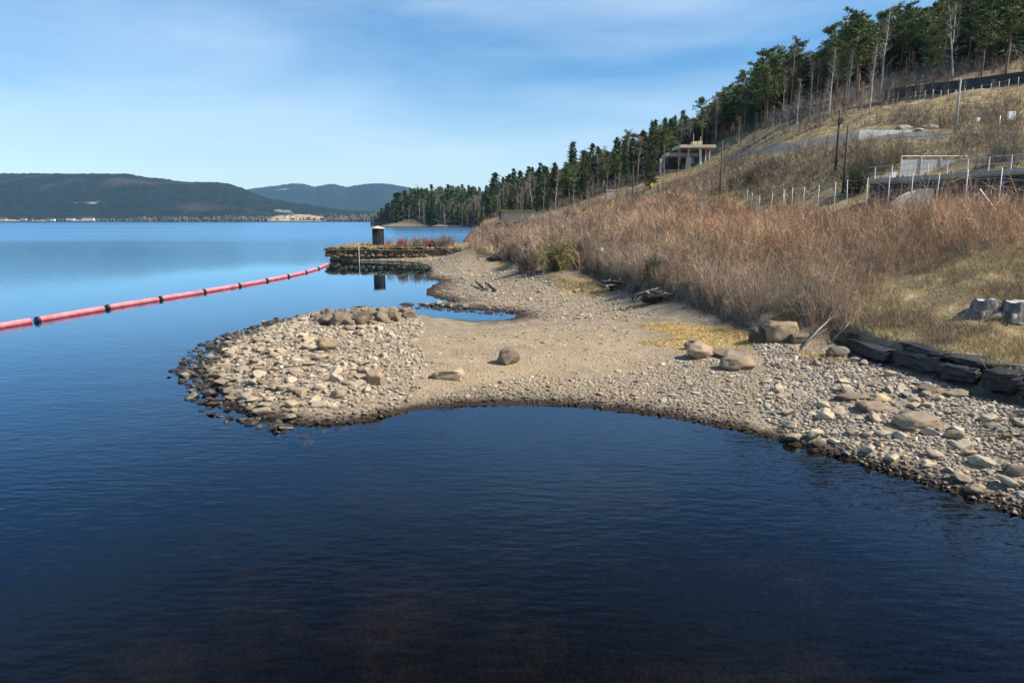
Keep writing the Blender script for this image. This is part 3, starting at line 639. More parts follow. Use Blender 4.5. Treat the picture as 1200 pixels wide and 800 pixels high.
S += scatter(quayslope, 500, .15, .5, 1.5, .8, 4, PAL, G)
SX = np.array([s[0] for s in S]); SY = np.array([s[1] for s in S]); SS = np.array([s[2] for s in S])
SZ, SSD, SB = zt(SX, SY, True)
ZN = np.array([s[3] for s in S])
keep = (SB < .1) & (SSD > np.where(np.isin(ZN, (5, 0)), -.9, -.12)) & (SZ > -.3) | (ZN == 6)
SZ = np.where(np.isin(ZN, (5, 6)), np.maximum(SZ, -SS * .12), SZ)
keep &= ~((ZN == 1) & (sdpoly(SX, SY, right) + 2.2 * fbm(SX * .5, SY * .5, 3, 111) < 1.1) & (SX < 7.5))
keep &= ~((ZN == 0) & (sdpoly(SX, SY, spit) + 1.6 * fbm(SX * .6, SY * .6, 3, 112) < -.2) & (SX > -8) & (SSD > 1))
order = np.argsort(-(SS / SY) * keep * np.where(ZN == 7, 1.4, 1))
single = set(order[:262].tolist())
ROCKMESH = []
for i in range(16):
    V, Fc = rock(3, 400 + i, 11, .36, .78, .14); V = V - (V.max(0) + V.min(0)) / 2; V /= np.abs(V).max(0)
    ROCKMESH.append(mesh_np('stone', V * .5, Fc, M['stone'], smooth=True))
zl = {0: ('loose tan stone in the heap that forms the stony spit', 'stones heaped on the spit'), 5: ('dark wet stone in the fringe along the waterline of the spit', 'wet stones fringing the spit'),
      1: ('grey and tan cobble on the sloping beach at right', 'cobbles on the right beach'), 2: ('stone bedded in the gravel above the front cove', 'stones above the front cove'),
      6: ('flat stone in the row that closes off the little shore pool', 'stones closing off the shore pool'), 7: ('dark angular stone piled along the back edge of the spit', 'dark stones along the back of the spit'),
      3: ('flat pale stone lying on the mud flat', 'stones on the mud flat'), 4: ('stone on the far gravel beach between the pool and the quay', 'stones on the far gravel beach')}
Vb, Fb, Cb = [], [], []; off = 0
for i, s in enumerate(S):
    if not keep[i]: continue
    x, y, d, zn, fl, pal = s; z = SZ[i]
    if i in single:
        o = link('stone', ROCKMESH[i % 16]); h = d * fl
        o.scale = (d * random.uniform(.95, 1.25), d * random.uniform(.75, 1.0), h); o.location = (x, y, z + h * .22)
        o.rotation_euler = (random.uniform(-.25, .25), random.uniform(-.25, .25), random.uniform(0, 6.28)); g = random.uniform(.85, 1.15)
        if zn == 7: o.color = (g * .55, g * .52, g * .48, 1)
        elif zn == 1: o.color = (g * 1.05, g * 1.03, g * 1.02, 1)
        else: o.color = (g * 1.05, g, g * .96, 1)
        tag(o, zl[zn][0], 'stone', zl[zn][1])
    else:
        V, Fc = (R2 if d / y > .0085 else R1)[i % 12]
        a = random.uniform(0, 6.28); ca, sa = math.cos(a), math.sin(a); ti = random.uniform(-.3, .3)
        W = V * np.array([d * .58 * random.uniform(.9, 1.2), d * .45, d * .5 * fl])
        W = np.stack([W[:, 0] * ca - W[:, 1] * sa, W[:, 0] * sa + W[:, 1] * ca, W[:, 2] + W[:, 0] * ti * .5], 1) + (x, y, z + d * fl * .16)
        Vb.append(W); Fb.append(Fc + off); off += len(V); Cb.append(np.tile(pal[rng.integers(len(pal))] * random.uniform(.8, 1.12), (len(V), 1)))
tag(link('gravel', mesh_np('gravel', np.concatenate(Vb), np.concatenate(Fb), M['stones'], np.concatenate(Cb))), 'tan and grey gravel and small stones covering the exposed shore', 'gravel', kind='stuff')

# ------------------------------------------------------------------ thin vegetation made of narrow triangles
def tri_soup(name, P, D, W, Cc, mat, label, cat):
    """P base (n,3), D tip offset (n,3), W half width (n), colours (n,3): one thin blade each"""
    n = len(P); side = np.cross(D, rng.normal(size=(n, 3))); side /= np.linalg.norm(side, axis=1)[:, None] + 1e-9
    V = np.stack([P - side * W[:, None], P + side * W[:, None], P + D], 1).reshape(-1, 3)
    o = link(name, mesh_np(name, V, np.arange(3 * n).reshape(-1, 3), mat, np.repeat(Cc, 3, 0)))
    return tag(o, label, cat, kind='stuff')
def inpoly(poly, n):
    P = np.array(poly); x0, y0 = P.min(0); x1, y1 = P.max(0); A = (x1 - x0) * (y1 - y0)
    X = rng.uniform(x0, x1, n); Y = rng.uniform(y0, y1, n); ok = sdpoly(X, Y, poly) > 0; return X[ok], Y[ok]
def shrubs(X, Y, h, cols, stems=9, twigs=6, wd=.012, spread=.30):
    """arrays of blades for bare shrubs at X, Y"""
    n = len(X); z = zg(X, Y); k = stems
    base = np.stack([X, Y, z - .05], 1)[:, None, :] + np.concatenate([rng.normal(size=(n, k, 2)) * .11, np.zeros((n, k, 1))], 2)
    D = rng.normal(size=(n, k, 3)) * spread; D[..., 2] = 1; D /= np.linalg.norm(D, axis=2)[..., None]
    D *= (h[:, None] * rng.uniform(.6, 1.1, (n, k)))[..., None]
    c = cols[:, None, :] * rng.uniform(.6, 1.35, (n, 1, 1)) * rng.uniform(.75, 1.25, (n, k, 1))
    t = rng.uniform(.3, .95, (n, k, twigs, 1)); tb = base[:, :, None, :] + D[:, :, None, :] * t
    td = D[:, :, None, :] * .25 + rng.normal(size=(n, k, twigs, 3)) * (h[:, None, None, None] * .17); td[..., 2] = np.abs(td[..., 2]) + .05
    sc_ = np.clip(Y / 45, .7, 2.4)
    w1 = np.broadcast_to((wd * sc_)[:, None], (n, k)); w2 = np.broadcast_to((wd * .62 * sc_)[:, None, None], (n, k, twigs))
    P = np.concatenate([base.reshape(-1, 3), tb.reshape(-1, 3)]); Dd = np.concatenate([D.reshape(-1, 3), td.reshape(-1, 3)])
    Wd = np.concatenate([w1.ravel(), w2.ravel()]); Cc = np.concatenate([c.reshape(-1, 3), np.broadcast_to(c[:, :, None, :], (n, k, twigs, 3)).reshape(-1, 3)])
    return P, Dd, Wd, Cc
def cat_(*a): return [np.concatenate(q) for q in zip(*a)]
def colmix(n, pal):
    pal = np.array(pal); a = pal[rng.integers(len(pal), size=n)]; b = pal[rng.integers(len(pal), size=n)]; t = rng.random((n, 1)); return a * t + b * (1 - t)

th1 = TH1
X, Y = inpoly(th1, 13500); dn = fbm(X * .22, Y * .22, 3, 71)
ok = rng.random(len(X)) < np.clip(.56 + dn * 1.5 + .25 * sst(X, 6, 14) + sst(X, 22, 25) * .5, .05, 1); X, Y = X[ok], Y[ok]
red = sst(X + fbm(X * .1, Y * .1, 2, 72) * 6, 6, 20)[:, None]
h = (np.where(Y > 75, 1.1, 1.55) + .55 * sst(X, 16, 24) * (Y < 70)) * np.clip(rng.lognormal(-.05, .33, len(X)), .4, 1.7) * (1 + .4 * fbm(X * .25, Y * .25, 2, 73))
cols = colmix(len(X), [(.43, .305, .20), (.36, .25, .17), (.53, .40, .265), (.20, .145, .105)]) * (1 - red) + colmix(len(X), [(.50, .285, .155), (.42, .24, .14), (.54, .385, .235), (.24, .15, .10)]) * red
cols = cols * (1 + .55 * fbm(X * .35, Y * .35, 3, 74))[:, None]
A1 = shrubs(X, Y, h, cols, 7, 5, .0135, .36)
X, Y = inpoly(th1, 420)                                                       # larger spreading bushes that break the outline
A1 = cat_(A1, shrubs(X, Y, rng.uniform(1.5, 2.7, len(X)), colmix(len(X), [(.22, .165, .13), (.28, .19, .135), (.16, .12, .10), (.34, .22, .14)]), 16, 10, .013, .5))
X, Y = inpoly([p for p in th1], 9000); ok = (X > 13) & (Y < 62) & (rng.random(len(X)) < np.clip(.6 + 1.2 * fbm(X * .4, Y * .4, 2, 79), .05, 1)); X, Y = X[ok], Y[ok]
A1 = cat_(A1, shrubs(X, Y, rng.uniform(.7, 1.9, len(X)), colmix(len(X), [(.46, .275, .155), (.38, .23, .14), (.50, .36, .22), (.20, .13, .09)]), 6, 5, .0125, .3))
# taller grey-brown stems crowding the lip of the bank
bl = [Vector((*p, 0)) for p in bank[5:17]]; LX, LY = [], []
for a_, b_ in zip(bl, bl[1:]):
    m_ = int((b_ - a_).length * 34); t_ = rng.random(m_); LX.append(a_.x + (b_.x - a_.x) * t_ + rng.normal(size=m_) * .9 + .55); LY.append(a_.y + (b_.y - a_.y) * t_ + rng.normal(size=m_) * .9 + .75)
LX = np.concatenate(LX); LY = np.concatenate(LY); ok = (sdpoly(LX, LY, bank) > -.1) & (rng.random(len(LX)) < .6 + .5 * fbm(LX * .5, LY * .5, 2, 77)); LX, LY = LX[ok], LY[ok]
X, Y = inpoly(th1, 5200); ok = (Y < 48) & (rng.random(len(X)) < .9); X, Y = np.concatenate([X[ok], LX]), np.concatenate([Y[ok], LY])
A1 = cat_(A1, shrubs(X, Y, rng.uniform(.5, 1.7, len(X)), colmix(len(X), [(.25, .195, .15), (.31, .24, .175), (.19, .145, .11), (.36, .28, .19)]), 7, 5, .009, .26))
tri_soup('thicket', *A1, M['twig'], 'wide thicket of bare reddish brown brush on the bank below the steel fence', 'thicket')

X, Y = inpoly([(27.2, 38), (42, 36), (46, 43), (34, 45.5), (27.2, 49)], 1300)
A7 = shrubs(X, Y, rng.uniform(.7, 1.9, len(X)), colmix(len(X), [(.36, .24, .16), (.30, .19, .13), (.42, .29, .18)]), 6, 5, .012, .34)
tri_soup('cutting_brush', *A7, M['twig'], 'bare brown brush behind the steel fence beside the dark cutting', 'brush')
# scrub between the thicket and the foot of the forest on the left
scrub = pxpoly([(552, 297), (546, 283), (560, 270), (600, 262), (650, 256), (700, 244), (745, 226), (800, 214), (845, 200), (850, 235), (800, 258), (700, 274), (620, 290)])
X, Y = inpoly(scrub, 4200); dn = fbm(X * .12, Y * .12, 3, 78); ok = rng.random(len(X)) < np.clip(.6 + dn * 1.1, .08, 1); X, Y = X[ok], Y[ok]
A5 = shrubs(X, Y, rng.uniform(.8, 2.3, len(X)), colmix(len(X), [(.33, .22, .15), (.26, .185, .14), (.38, .25, .16), (.22, .17, .13)]), 6, 5, .011, .28)
tri_soup('lakeside_scrub', *A5, M['twig'], 'brown bare scrub between the thicket and the foot of the forest at left', 'scrub')
LX, LY = [], []
for a_, b_ in zip(bl[2:], bl[3:]):
    m_ = int((b_ - a_).length * 22); t_ = rng.random(m_); LX.append(a_.x + (b_.x - a_.x) * t_ + rng.normal(size=m_) * .35); LY.append(a_.y + (b_.y - a_.y) * t_ + rng.normal(size=m_) * .45)
LX = np.concatenate(LX); LY = np.concatenate(LY); A6 = shrubs(LX, LY, rng.uniform(.15, .6, len(LX)), colmix(len(LX), [(.07, .055, .045), (.12, .095, .075), (.20, .16, .12)]), 6, 4, .014, 1.1)
tri_soup('bank_debris', *A6, M['twig'], 'dark roots and dead twigs hanging along the lip of the bank', 'debris')
# upper slopes: scattered grey-brown brush, denser in strips
slope = pxpoly([(845, 232), (900, 240), (1000, 228), (1015, 205), (1100, 195), (1200, 182), (1200, 105), (1100, 120), (1000, 138), (900, 160), (850, 175), (800, 200), (740, 222), (700, 240), (650, 258)])
X, Y = inpoly(slope, 7500); dn = fbm(X * .06, Y * .06, 3, 81)
keep_ = rng.random(len(X)) < np.clip(.46 + dn * 1.7, .04, 1)
for p in road_polys: keep_ &= sdpoly(X, Y, p) < -1
X, Y = X[keep_], Y[keep_]
A2 = shrubs(X, Y, rng.uniform(.7, 2.3, len(X)), colmix(len(X), [(.19, .145, .11), (.25, .18, .13), (.15, .125, .10), (.24, .20, .13)]), 6, 5, .013, .4)
tri_soup('hillside_brush', *A2, M['twig'], 'grey brown bare brush scattered over the upper hillside', 'brush')
# bare undergrowth at the forest edge
N = 1500; u = rng.uniform(-.02, .85, N); Y = front_Y(u) + rng.uniform(-14, 22, N); X = u * Y
A3 = shrubs(X, Y, rng.uniform(1.0, 4.0, N), colmix(N, [(.17, .135, .11), (.22, .175, .14), (.13, .11, .09)]), 5, 5, .012, .25)
N = 4200; u = rng.uniform(-.215, .03, N); Y = rng.uniform(260, 860, N); X = u * Y; q_ = sdpoly(X, Y, land); ok = (q_ > 1) & (q_ < 45); X, Y = X[ok], Y[ok]
A3b = shrubs(X, Y, rng.uniform(.35, 1, len(X)) * np.where(Y > 560, 13, 5), colmix(len(X), [(.19, .16, .135), (.25, .21, .175), (.15, .125, .105)]), 5, 6, .03, .16)
tri_soup('headland_undergrowth', *A3b, M['twig'], 'grey bare undergrowth fringing the shore of the wooded headland', 'undergrowth')
tri_soup('forest_undergrowth', *A3, M['twig'], 'grey bare undergrowth along the lower edge of the forest', 'undergrowth')

# dry grass: clearing above the black ledge, hillside, quay top, flattened yellow patches
def blades(X, Y, hl, hh, wd, cols, lean=.6, k=5, jit=.12):
    n = len(X); z = zg(X, Y)
    P = np.stack([X, Y, z - .02], 1)[:, None, :] + np.concatenate([rng.normal(size=(n, k, 2)) * jit, np.zeros((n, k, 1))], 2)
    D = rng.normal(size=(n, k, 3)) * lean; D[..., 2] = 1; D /= np.linalg.norm(D, axis=2)[..., None]; D *= rng.uniform(hl, hh, (n, k, 1))
    return P.reshape(-1, 3), D.reshape(-1, 3), np.full(n * k, wd), (np.repeat(cols, k, 0) * rng.uniform(.75, 1.25, (n * k, 1)))
STRAW = [(.42, .33, .165), (.34, .26, .13), (.48, .39, .21), (.27, .20, .11), (.36, .31, .14)]
clear = pxpoly([(915, 388), (960, 398), (1000, 404), (1050, 418), (1100, 430), (1150, 445), (1195, 452), (1300, 470), (1400, 400), (1300, 300), (1200, 292), (1100, 303), (1020, 330), (960, 372)])
X, Y = inpoly(clear, 24000); dn = fbm(X * .5, Y * .5, 3, 91); ok = (rng.random(len(X)) < np.clip(.5 + dn * 1.6, .03, 1)) & (sdpoly(X, Y, bank) > .35); X, Y = X[ok], Y[ok]
B1 = blades(X, Y, .12, .42, .007, colmix(len(X), STRAW), .75, 6)
X, Y = inpoly(th1, 6000); B2 = blades(X, Y, .15, .45, .012, colmix(len(X), STRAW), .7, 4)
X, Y = inpoly(clear, 6500); ok = fbm(X * .45, Y * .45, 3, 98) + rng.normal(size=len(X)) * .12 > .10; X, Y = X[ok], Y[ok]; A4 = shrubs(X, Y, rng.uniform(.2, 1.0, len(X)) ** 1.3, colmix(len(X), [(.20, .15, .11), (.28, .20, .13), (.14, .11, .085)]), 6, 4, .008, .4)
tri_soup('dry_grass', *cat_(B1, B2), M['grass'], 'straw coloured dry grass on the bank above the black ledge', 'grass')
tri_soup('low_weeds', *A4, M['twig'], 'thin dead weed stalks in the dry grass above the black ledge', 'weeds')
X, Y = inpoly(slope, 26000); dn = fbm(X * .08, Y * .08, 3, 95); ok = rng.random(len(X)) < np.clip(.55 + dn, .05, 1)
for p in road_polys: ok &= sdpoly(X, Y, p) < -.5
X, Y = X[ok], Y[ok]
B3 = blades(X, Y, .25, .6, .03, colmix(len(X), STRAW), .8, 4, .3)
tri_soup('hillside_grass', *B3, M['grass'], 'pale dry grass covering the hillside below the forest', 'grass')
mt = [(-27.3, 105.2), (-6, 104.6), (6, 104.5), (6, 120), (-8, 118.8), (-27, 118)]
X, Y = inpoly(mt, 2600); B4 = blades(X, Y, .2, .55, .03, colmix(len(X), [(.33, .27, .14), (.25, .21, .11), (.40, .32, .17)]), .7, 4, .3)
tri_soup('quay_grass', *B4, M['grass'], 'dry tufts growing on top of the old quay', 'grass')
LB = []
for p in yel_polys:
    X, Y = inpoly(p, 9000 if p is yel_polys[0] else 3500); ok = rng.random(len(X)) < np.clip(.6 + .6 * fbm(X * 1.2, Y * 1.2, 2, 97), .1, 1); X, Y = X[ok], Y[ok]
    LB.append(blades(X, Y, .10, .26, .012, colmix(len(X), [(.47, .335, .145), (.40, .275, .115), (.54, .41, .20)]), 2.2, 3))
tri_soup('flattened_grass', *cat_(*LB), M['grass'], 'golden flattened grass in patches at the edge of the beach', 'grass')
# small red-brown bushes on the quay, olive bushes in the thicket
def bush(px, py, hpx, wpx, pal, label, n=26, name='bush', leaf=None):
    x, y, z = hit(px, py); k = y / F; hh = hpx * k; ww = wpx * k
    X = x + rng.normal(size=n) * ww * .28; Y = y + rng.normal(size=n) * ww * .28
    P, D, Wd, Cc = shrubs(X, Y, hh * rng.uniform(.6, 1.05, n), colmix(n, pal), 8, 8, .012, .25)
    if leaf:
        m = 1400; q = rng.integers(len(P), size=m); P2 = P[q] + D[q] * rng.random((m, 1)); D2 = rng.normal(size=(m, 3)) * .13
        P = np.concatenate([P, P2]); D = np.concatenate([D, D2]); Wd = np.concatenate([Wd, np.full(m, .05)]); Cc = np.concatenate([Cc, colmix(m, leaf)])
    nn = len(P); side = np.cross(D, rng.normal(size=(nn, 3))); side /= np.linalg.norm(side, axis=1)[:, None] + 1e-9
    V = np.stack([P - side * Wd[:, None], P + side * Wd[:, None], P + D], 1).reshape(-1, 3) - (x, y, z)
    o = link(name, mesh_np(name, V, np.arange(3 * nn).reshape(-1, 3), M['twig'], np.repeat(Cc, 3, 0))); o.location = (x, y, z)
    return tag(o, label, 'bush')
RB = [(.30, .13, .09), (.25, .12, .085), (.34, .17, .11)]; GB = [(.20, .165, .135), (.26, .20, .16)]; OL = [(.19, .16, .06), (.14, .13, .045), (.24, .20, .09)]
bush(470, 290, 13, 22, RB, 'reddish bush on the quay just right of the black hut')
bush(488, 290, 12, 14, GB, 'grey brown bush on the quay right of the reddish bush')
bush(520, 290, 15, 14, GB, 'taller sparse grey bush toward the landward end of the quay')
bush(505, 289, 9, 10, RB, 'small reddish bush between the grey bushes on the quay')
bush(652, 317, 34, 30, OL, 'olive tinged bush at the edge of the brown thicket', 40, leaf=OL)
bush(676, 303, 22, 12, [(.11, .10, .07), (.14, .12, .09)], 'narrow dark bush right of the olive tinged bush', 16)
bush(618, 318, 26, 26, [(.14, .11, .09), (.19, .15, .12)], 'dark brown bush at the left end of the thicket', 34)
bush(768, 325, 20, 18, [(.05, .06, .03)], 'low dark green juniper beside the grey stump in the thicket', 30, leaf=[(.035, .055, .018), (.05, .075, .025)])
bush(1003, 228, 26, 16, [(.05, .05, .03)], 'young dark green conifer bush behind the steel fence', 24, leaf=[(.03, .05, .018), (.045, .065, .022)])
bush(1030, 196, 30, 50, [(.24, .20, .12), (.19, .16, .11)], 'wide olive brown bush on the hillside left of the bridge railing', 60)
bush(885, 213, 20, 60, [(.12, .095, .07), (.17, .13, .09)], 'broad dark brown bush on the pale grass slope', 70)
bush(1180, 190, 24, 60, [(.20, .17, .12), (.15, .13, .09)], 'bushy brown scrub above the bridge railing at the right edge', 60)

# ------------------------------------------------------------------ trees
def needles(centres, sizes, per, leaf, pal, up=.35):
    n = len(centres); c = np.repeat(centres, per, 0); s = np.repeat(sizes, per, 0)[:, None]
    d = rng.normal(size=(n * per, 3)); d /= np.linalg.norm(d, axis=1)[:, None]; d[:, 2] *= .55
    P = c + d * s * rng.uniform(.3, 1.0, (n * per, 1)); D = (d + rng.normal(size=d.shape) * .6) * leaf; D[:, 2] += up * leaf
    cc = np.repeat(colmix(n, pal), per, 0) * rng.uniform(.75, 1.3, (n * per, 1))
    side = np.cross(D, rng.normal(size=D.shape)); side /= np.linalg.norm(side, axis=1)[:, None] + 1e-9; side *= leaf * .33
    V = np.stack([P - side, P + side, P + D], 1).reshape(-1, 3)
    return V, np.repeat(cc, 3, 0)
def limb_path(p, d, L, n=4, droop=0.0):
    pts = [Vector(p)]; d = Vector(d).normalized()
    for i in range(n):
        d = (d + Vector((random.gauss(0, .12), random.gauss(0, .12), random.gauss(0, .08) + droop))).normalized(); pts.append(pts[-1] + d * L / n)
    return pts
def pine(seed):
    random.seed(seed); H = 15 * random.uniform(.92, 1.05); t = MB(); lean = random.uniform(-.35, .35)
    path = [(lean * (i / 6) ** 2 + random.gauss(0, .05), random.gauss(0, .05), -.6 + (H + .2) * i / 6) for i in range(7)]
    t.tube(path, [.20, .17, .15, .125, .10, .065, .02], 7)
    cs, ss = [], []; h0 = random.uniform(.27, .45)
    for i in range(34):
        f = h0 + (1 - h0) * (i + random.random()) / 34; zz = f * H; a = random.uniform(0, 6.28)
        env = math.sin(math.pi * min(1, (1 - f) / (1 - h0) * .72 + .12)) ; L = (.6 + 2.7 * env) * random.uniform(.6, 1.15)
        lp = limb_path((lean * f * f, 0, zz - .3), (math.cos(a), math.sin(a), random.uniform(.05, .5)), L, 3, .06)
        t.tube(lp, [.045, .035, .02, .008], 3, False)
        for q in np.linspace(.35, 1.0, 3 if L > 1.2 else 2):
            p = lp[0].lerp(lp[-1], q); cs.append((p.x + random.gauss(0, .15), p.y + random.gauss(0, .15), p.z + random.uniform(0, .25))); ss.append(random.uniform(.32, .62))
    for i in range(7): cs.append((lean + random.gauss(0, .25), random.gauss(0, .25), H * random.uniform(.93, 1.01))); ss.append(.35)
    for i in range(6):                                                          # dead lower branches
        zz = H * random.uniform(.2, h0); a = random.uniform(0, 6.28); t.tube([(0, 0, zz), (math.cos(a) * .9, math.sin(a) * .9, zz - .1)], [.025, .006], 3, False)
    V, cc = needles(np.array(cs), np.array(ss), 30, .31, [(.100, .140, .042), (.070, .105, .034), (.140, .175, .054), (.115, .130, .046)])
    return t.mesh('trunk', M['pinebark'], True), mesh_np('crown', V, np.arange(len(V)).reshape(-1, 3), M['leaf'], cc)
def spruce(seed):
    random.seed(seed); H = 16 * random.uniform(.9, 1.1); t = MB(); t.tube([(0, 0, -.6), (0, 0, H * .5), (0.05, 0, H)], [.2, .12, .012], 6)
    cs, ss = [], []; f = .07 + random.random() * .05; wide = random.uniform(1.7, 2.5)
    while f < .985:
        L = wide * (1 - f) ** .8 * (.35 + .65 * min(1, f * 6)) + .12
        for k in range(7 if f < .7 else 5):
            a = random.uniform(0, 6.28); l2 = L * random.uniform(.65, 1.15); tip = (math.cos(a) * l2, math.sin(a) * l2, f * H - l2 * random.uniform(.15, .45))
            t.tube([(0, 0, f * H), tip], [.025, .006], 3, False)
            for q in ((.45, .75, 1.0) if l2 > .9 else (.6, 1.0)): cs.append((tip[0] * q, tip[1] * q, f * H + (tip[2] - f * H) * q)); ss.append(.18 + .22 * l2 / wide)
        f += .026
    cs += [(0, 0, H * .99), (0, 0, H * .97)]; ss += [.1, .15]
    V, cc = needles(np.array(cs), np.array(ss), 9, .31, [(.040, .064, .028), (.052, .078, .032), (.032, .052, .025), (.066, .086, .034)], -.2)
    return t.mesh('trunk', M['sprucebark'], True), mesh_np('crown', V, np.arange(len(V)).reshape(-1, 3), M['leaf'], cc)
def birch(seed, bark='birchbark', fork=False):
    random.seed(seed); H = 14 * random.uniform(.9, 1.1); t = MB(); c = MB(); segs = []
    lx, ly = random.gauss(0, .5), random.gauss(0, .4)
    path = [Vector((lx * (i / 7) ** 2 + random.gauss(0, .06), ly * (i / 7) ** 2, -.6 + (H + .3) * i / 7)) for i in range(8)]
    t.tube(path, [.15, .135, .12, .10, .08, .06, .035, .008], 6)
    if fork: t.tube([path[3], path[4] + Vector((.5, .1, 0)), path[6] + Vector((1.1, .2, 0)), path[7] + Vector((1.3, 0, -.6))], [.09, .07, .04, .01], 5)
    P, D = [], []
    for i in range(30):
        f = random.uniform(.32, .97); b = path[int(f * 7)].lerp(path[min(7, int(f * 7) + 1)], f * 7 % 1); a = random.uniform(0, 6.28)
        L = (3.0 * (1 - f) + .7) * random.uniform(.6, 1.1); lp = limb_path(b, (math.cos(a), math.sin(a), random.uniform(.7, 1.5)), L, 3, -.05)
        t.tube(lp, [.032 * (1.3 - f), .022, .012, .005], 3, False)
        for j in range(13):
            q = random.uniform(.25, 1); p = lp[0].lerp(lp[-1], q); d = Vector((random.gauss(0, .5), random.gauss(0, .5), random.uniform(-.2, .8))) * random.uniform(.5, 1.1)
            P.append(p); D.append(d)
            for _ in range(3):
                P.append(p + d * random.uniform(.3, .9)); D.append(d * .4 + Vector((random.gauss(0, .25), random.gauss(0, .25), random.gauss(-.1, .2))))
    P = np.array(P); D = np.array(D); W = np.full(len(P), .0125); side = np.cross(D, rng.normal(size=D.shape)); side /= np.linalg.norm(side, axis=1)[:, None] + 1e-9
    V = np.stack([P - side * W[:, None], P + side * W[:, None], P + D], 1).reshape(-1, 3)
    cc = np.repeat(colmix(len(P), [(.20, .155, .13), (.25, .20, .165), (.16, .12, .105)]), 3, 0)
    return t.mesh('trunk', M[bark], True), mesh_np('crown', V, np.arange(len(V)).reshape(-1, 3), M['twig'], cc)
PINES = [pine(900 + i) for i in range(8)]; SPRUCES = [spruce(950 + i) for i in range(6)]
BIRCHES = [birch(980 + i) for i in range(5)]; GREYS = [birch(990 + i, 'greybark') for i in range(5)]; FORK = birch(1003, fork=True)
random.seed(11)
def tree(name, protos, x, y, s, label, cat, group=None, lean=0.0, rz=None, z=None, wide=1.0):
    e = empty(name, (x, y, Z(x, y) if z is None else z), random.uniform(0, 6.28) if rz is None else rz)
    e.rotation_euler[1] = lean; e.scale = (s * wide, s * wide, s)
    tm, cm = random.choice(protos); link('trunk', tm, e); link('crown', cm, e)
    return tag(e, label, cat, group)
# named trees in front of the forest
def tree_px(name, protos, px, pyb, pyt, label, H0, lean=0, cat='tree', rz=None, wide=1.0):
    x, y, z = hit(px, pyb); h = (pyb - pyt) * y / F
    return tree(name, protos, x, y, h / H0, label, cat, None, lean, rz, z, wide)
tree_px('birch_tree', BIRCHES, 1031, 122, 24, 'tall white birch standing in front of the pines with bluish white lower trunk', 14)
tree_px('birch_tree', [FORK], 1116, 100, 8, 'forked white birch leaning left among the pines at upper right', 14, -.10, rz=0)
tree_px('birch_tree', BIRCHES, 1019, 133, 62, 'slim pale birch left of the tallest white birch', 14)
tree_px('birch_tree', BIRCHES, 971, 140, 66, 'slim birch at the left end of the upper birches', 14)
tree_px('birch_tree', BIRCHES, 993, 128, 66, 'second slim birch from the left at the forest edge', 14)
tree_px('birch_tree', BIRCHES, 625, 252, 205, 'white birch leaning left beside the low shed roof', 14, -.14, rz=0)
tree_px('birch_tree', BIRCHES, 563, 262, 222, 'upright white birch by the shore left of the low shed roof', 14)
tree_px('birch_tree', BIRCHES, 933, 158, 100, 'bare birch at the forest edge right of the canopy building', 14)
tree_px('pine_tree', PINES, 1178, 97, -25, 'tall pine with bare lower trunk nearest the upper fence at right', 15)
tree_px('pine_tree', PINES, 1150, 92, 18, 'pine with a straight brown trunk left of the tall pine at upper right', 15)
tree_px('pine_tree', PINES, 1091, 111, 25, 'pine standing right behind the upper fence beside the forked birch', 15)
tree_px('pine_tree', PINES, 885, 152, 78, 'tall open pine rising above the forest left of the sky gap', 15)
tree_px('spruce_tree', SPRUCES, 762, 221, 157, 'big dark spruce standing forward of the forest left of the canopy building', 16)
tree_px('pine_tree', PINES, 868, 160, 94, 'pine at the left shoulder of the upper forest', 15)
tree_px('pine_tree', PINES, 822, 172, 120, 'lone pine crown above the canopy building', 15)
tree_px('bare_sapling', BIRCHES, 821, 275, 222, 'thin white sapling standing in the brown thicket', 14, cat='sapling', wide=1.9)
tree_px('bare_sapling', GREYS, 724, 238, 196, 'thin bare grey trunk at the forest edge above the thicket', 14, cat='sapling')
tree_px('bare_sapling', GREYS, 695, 246, 208, 'short bare grey tree between the thicket and the dark pines', 14, cat='sapling')
for i, (a, b, c_) in enumerate([(637, 250, 212), (672, 248, 214), (688, 250, 215), (710, 243, 205), (735, 232, 200), (778, 212, 172), (795, 206, 172), (806, 208, 178)]):
    tree_px('bare_tree', GREYS, a, b, c_, 'thin bare grey tree at the foot of the forest', 14)['group'] = 'thin bare trees at the foot of the forest'
for i, (a, b, c_) in enumerate([(866, 172, 140), (884, 168, 136), (905, 163, 128), (922, 160, 126), (948, 152, 118), (962, 149, 110), (1008, 140, 104), (1046, 134, 108), (1076, 128, 92), (1128, 126, 98), (1160, 122, 92),
                                (872, 205, 178), (940, 200, 176), (1022, 190, 160), (1150, 172, 146), (1190, 176, 148)]):
    tree_px('bare_tree', GREYS, a, b, c_, 'small bare grey tree scattered on the open hillside', 14, wide=1.3)['group'] = 'small bare trees on the open hillside'
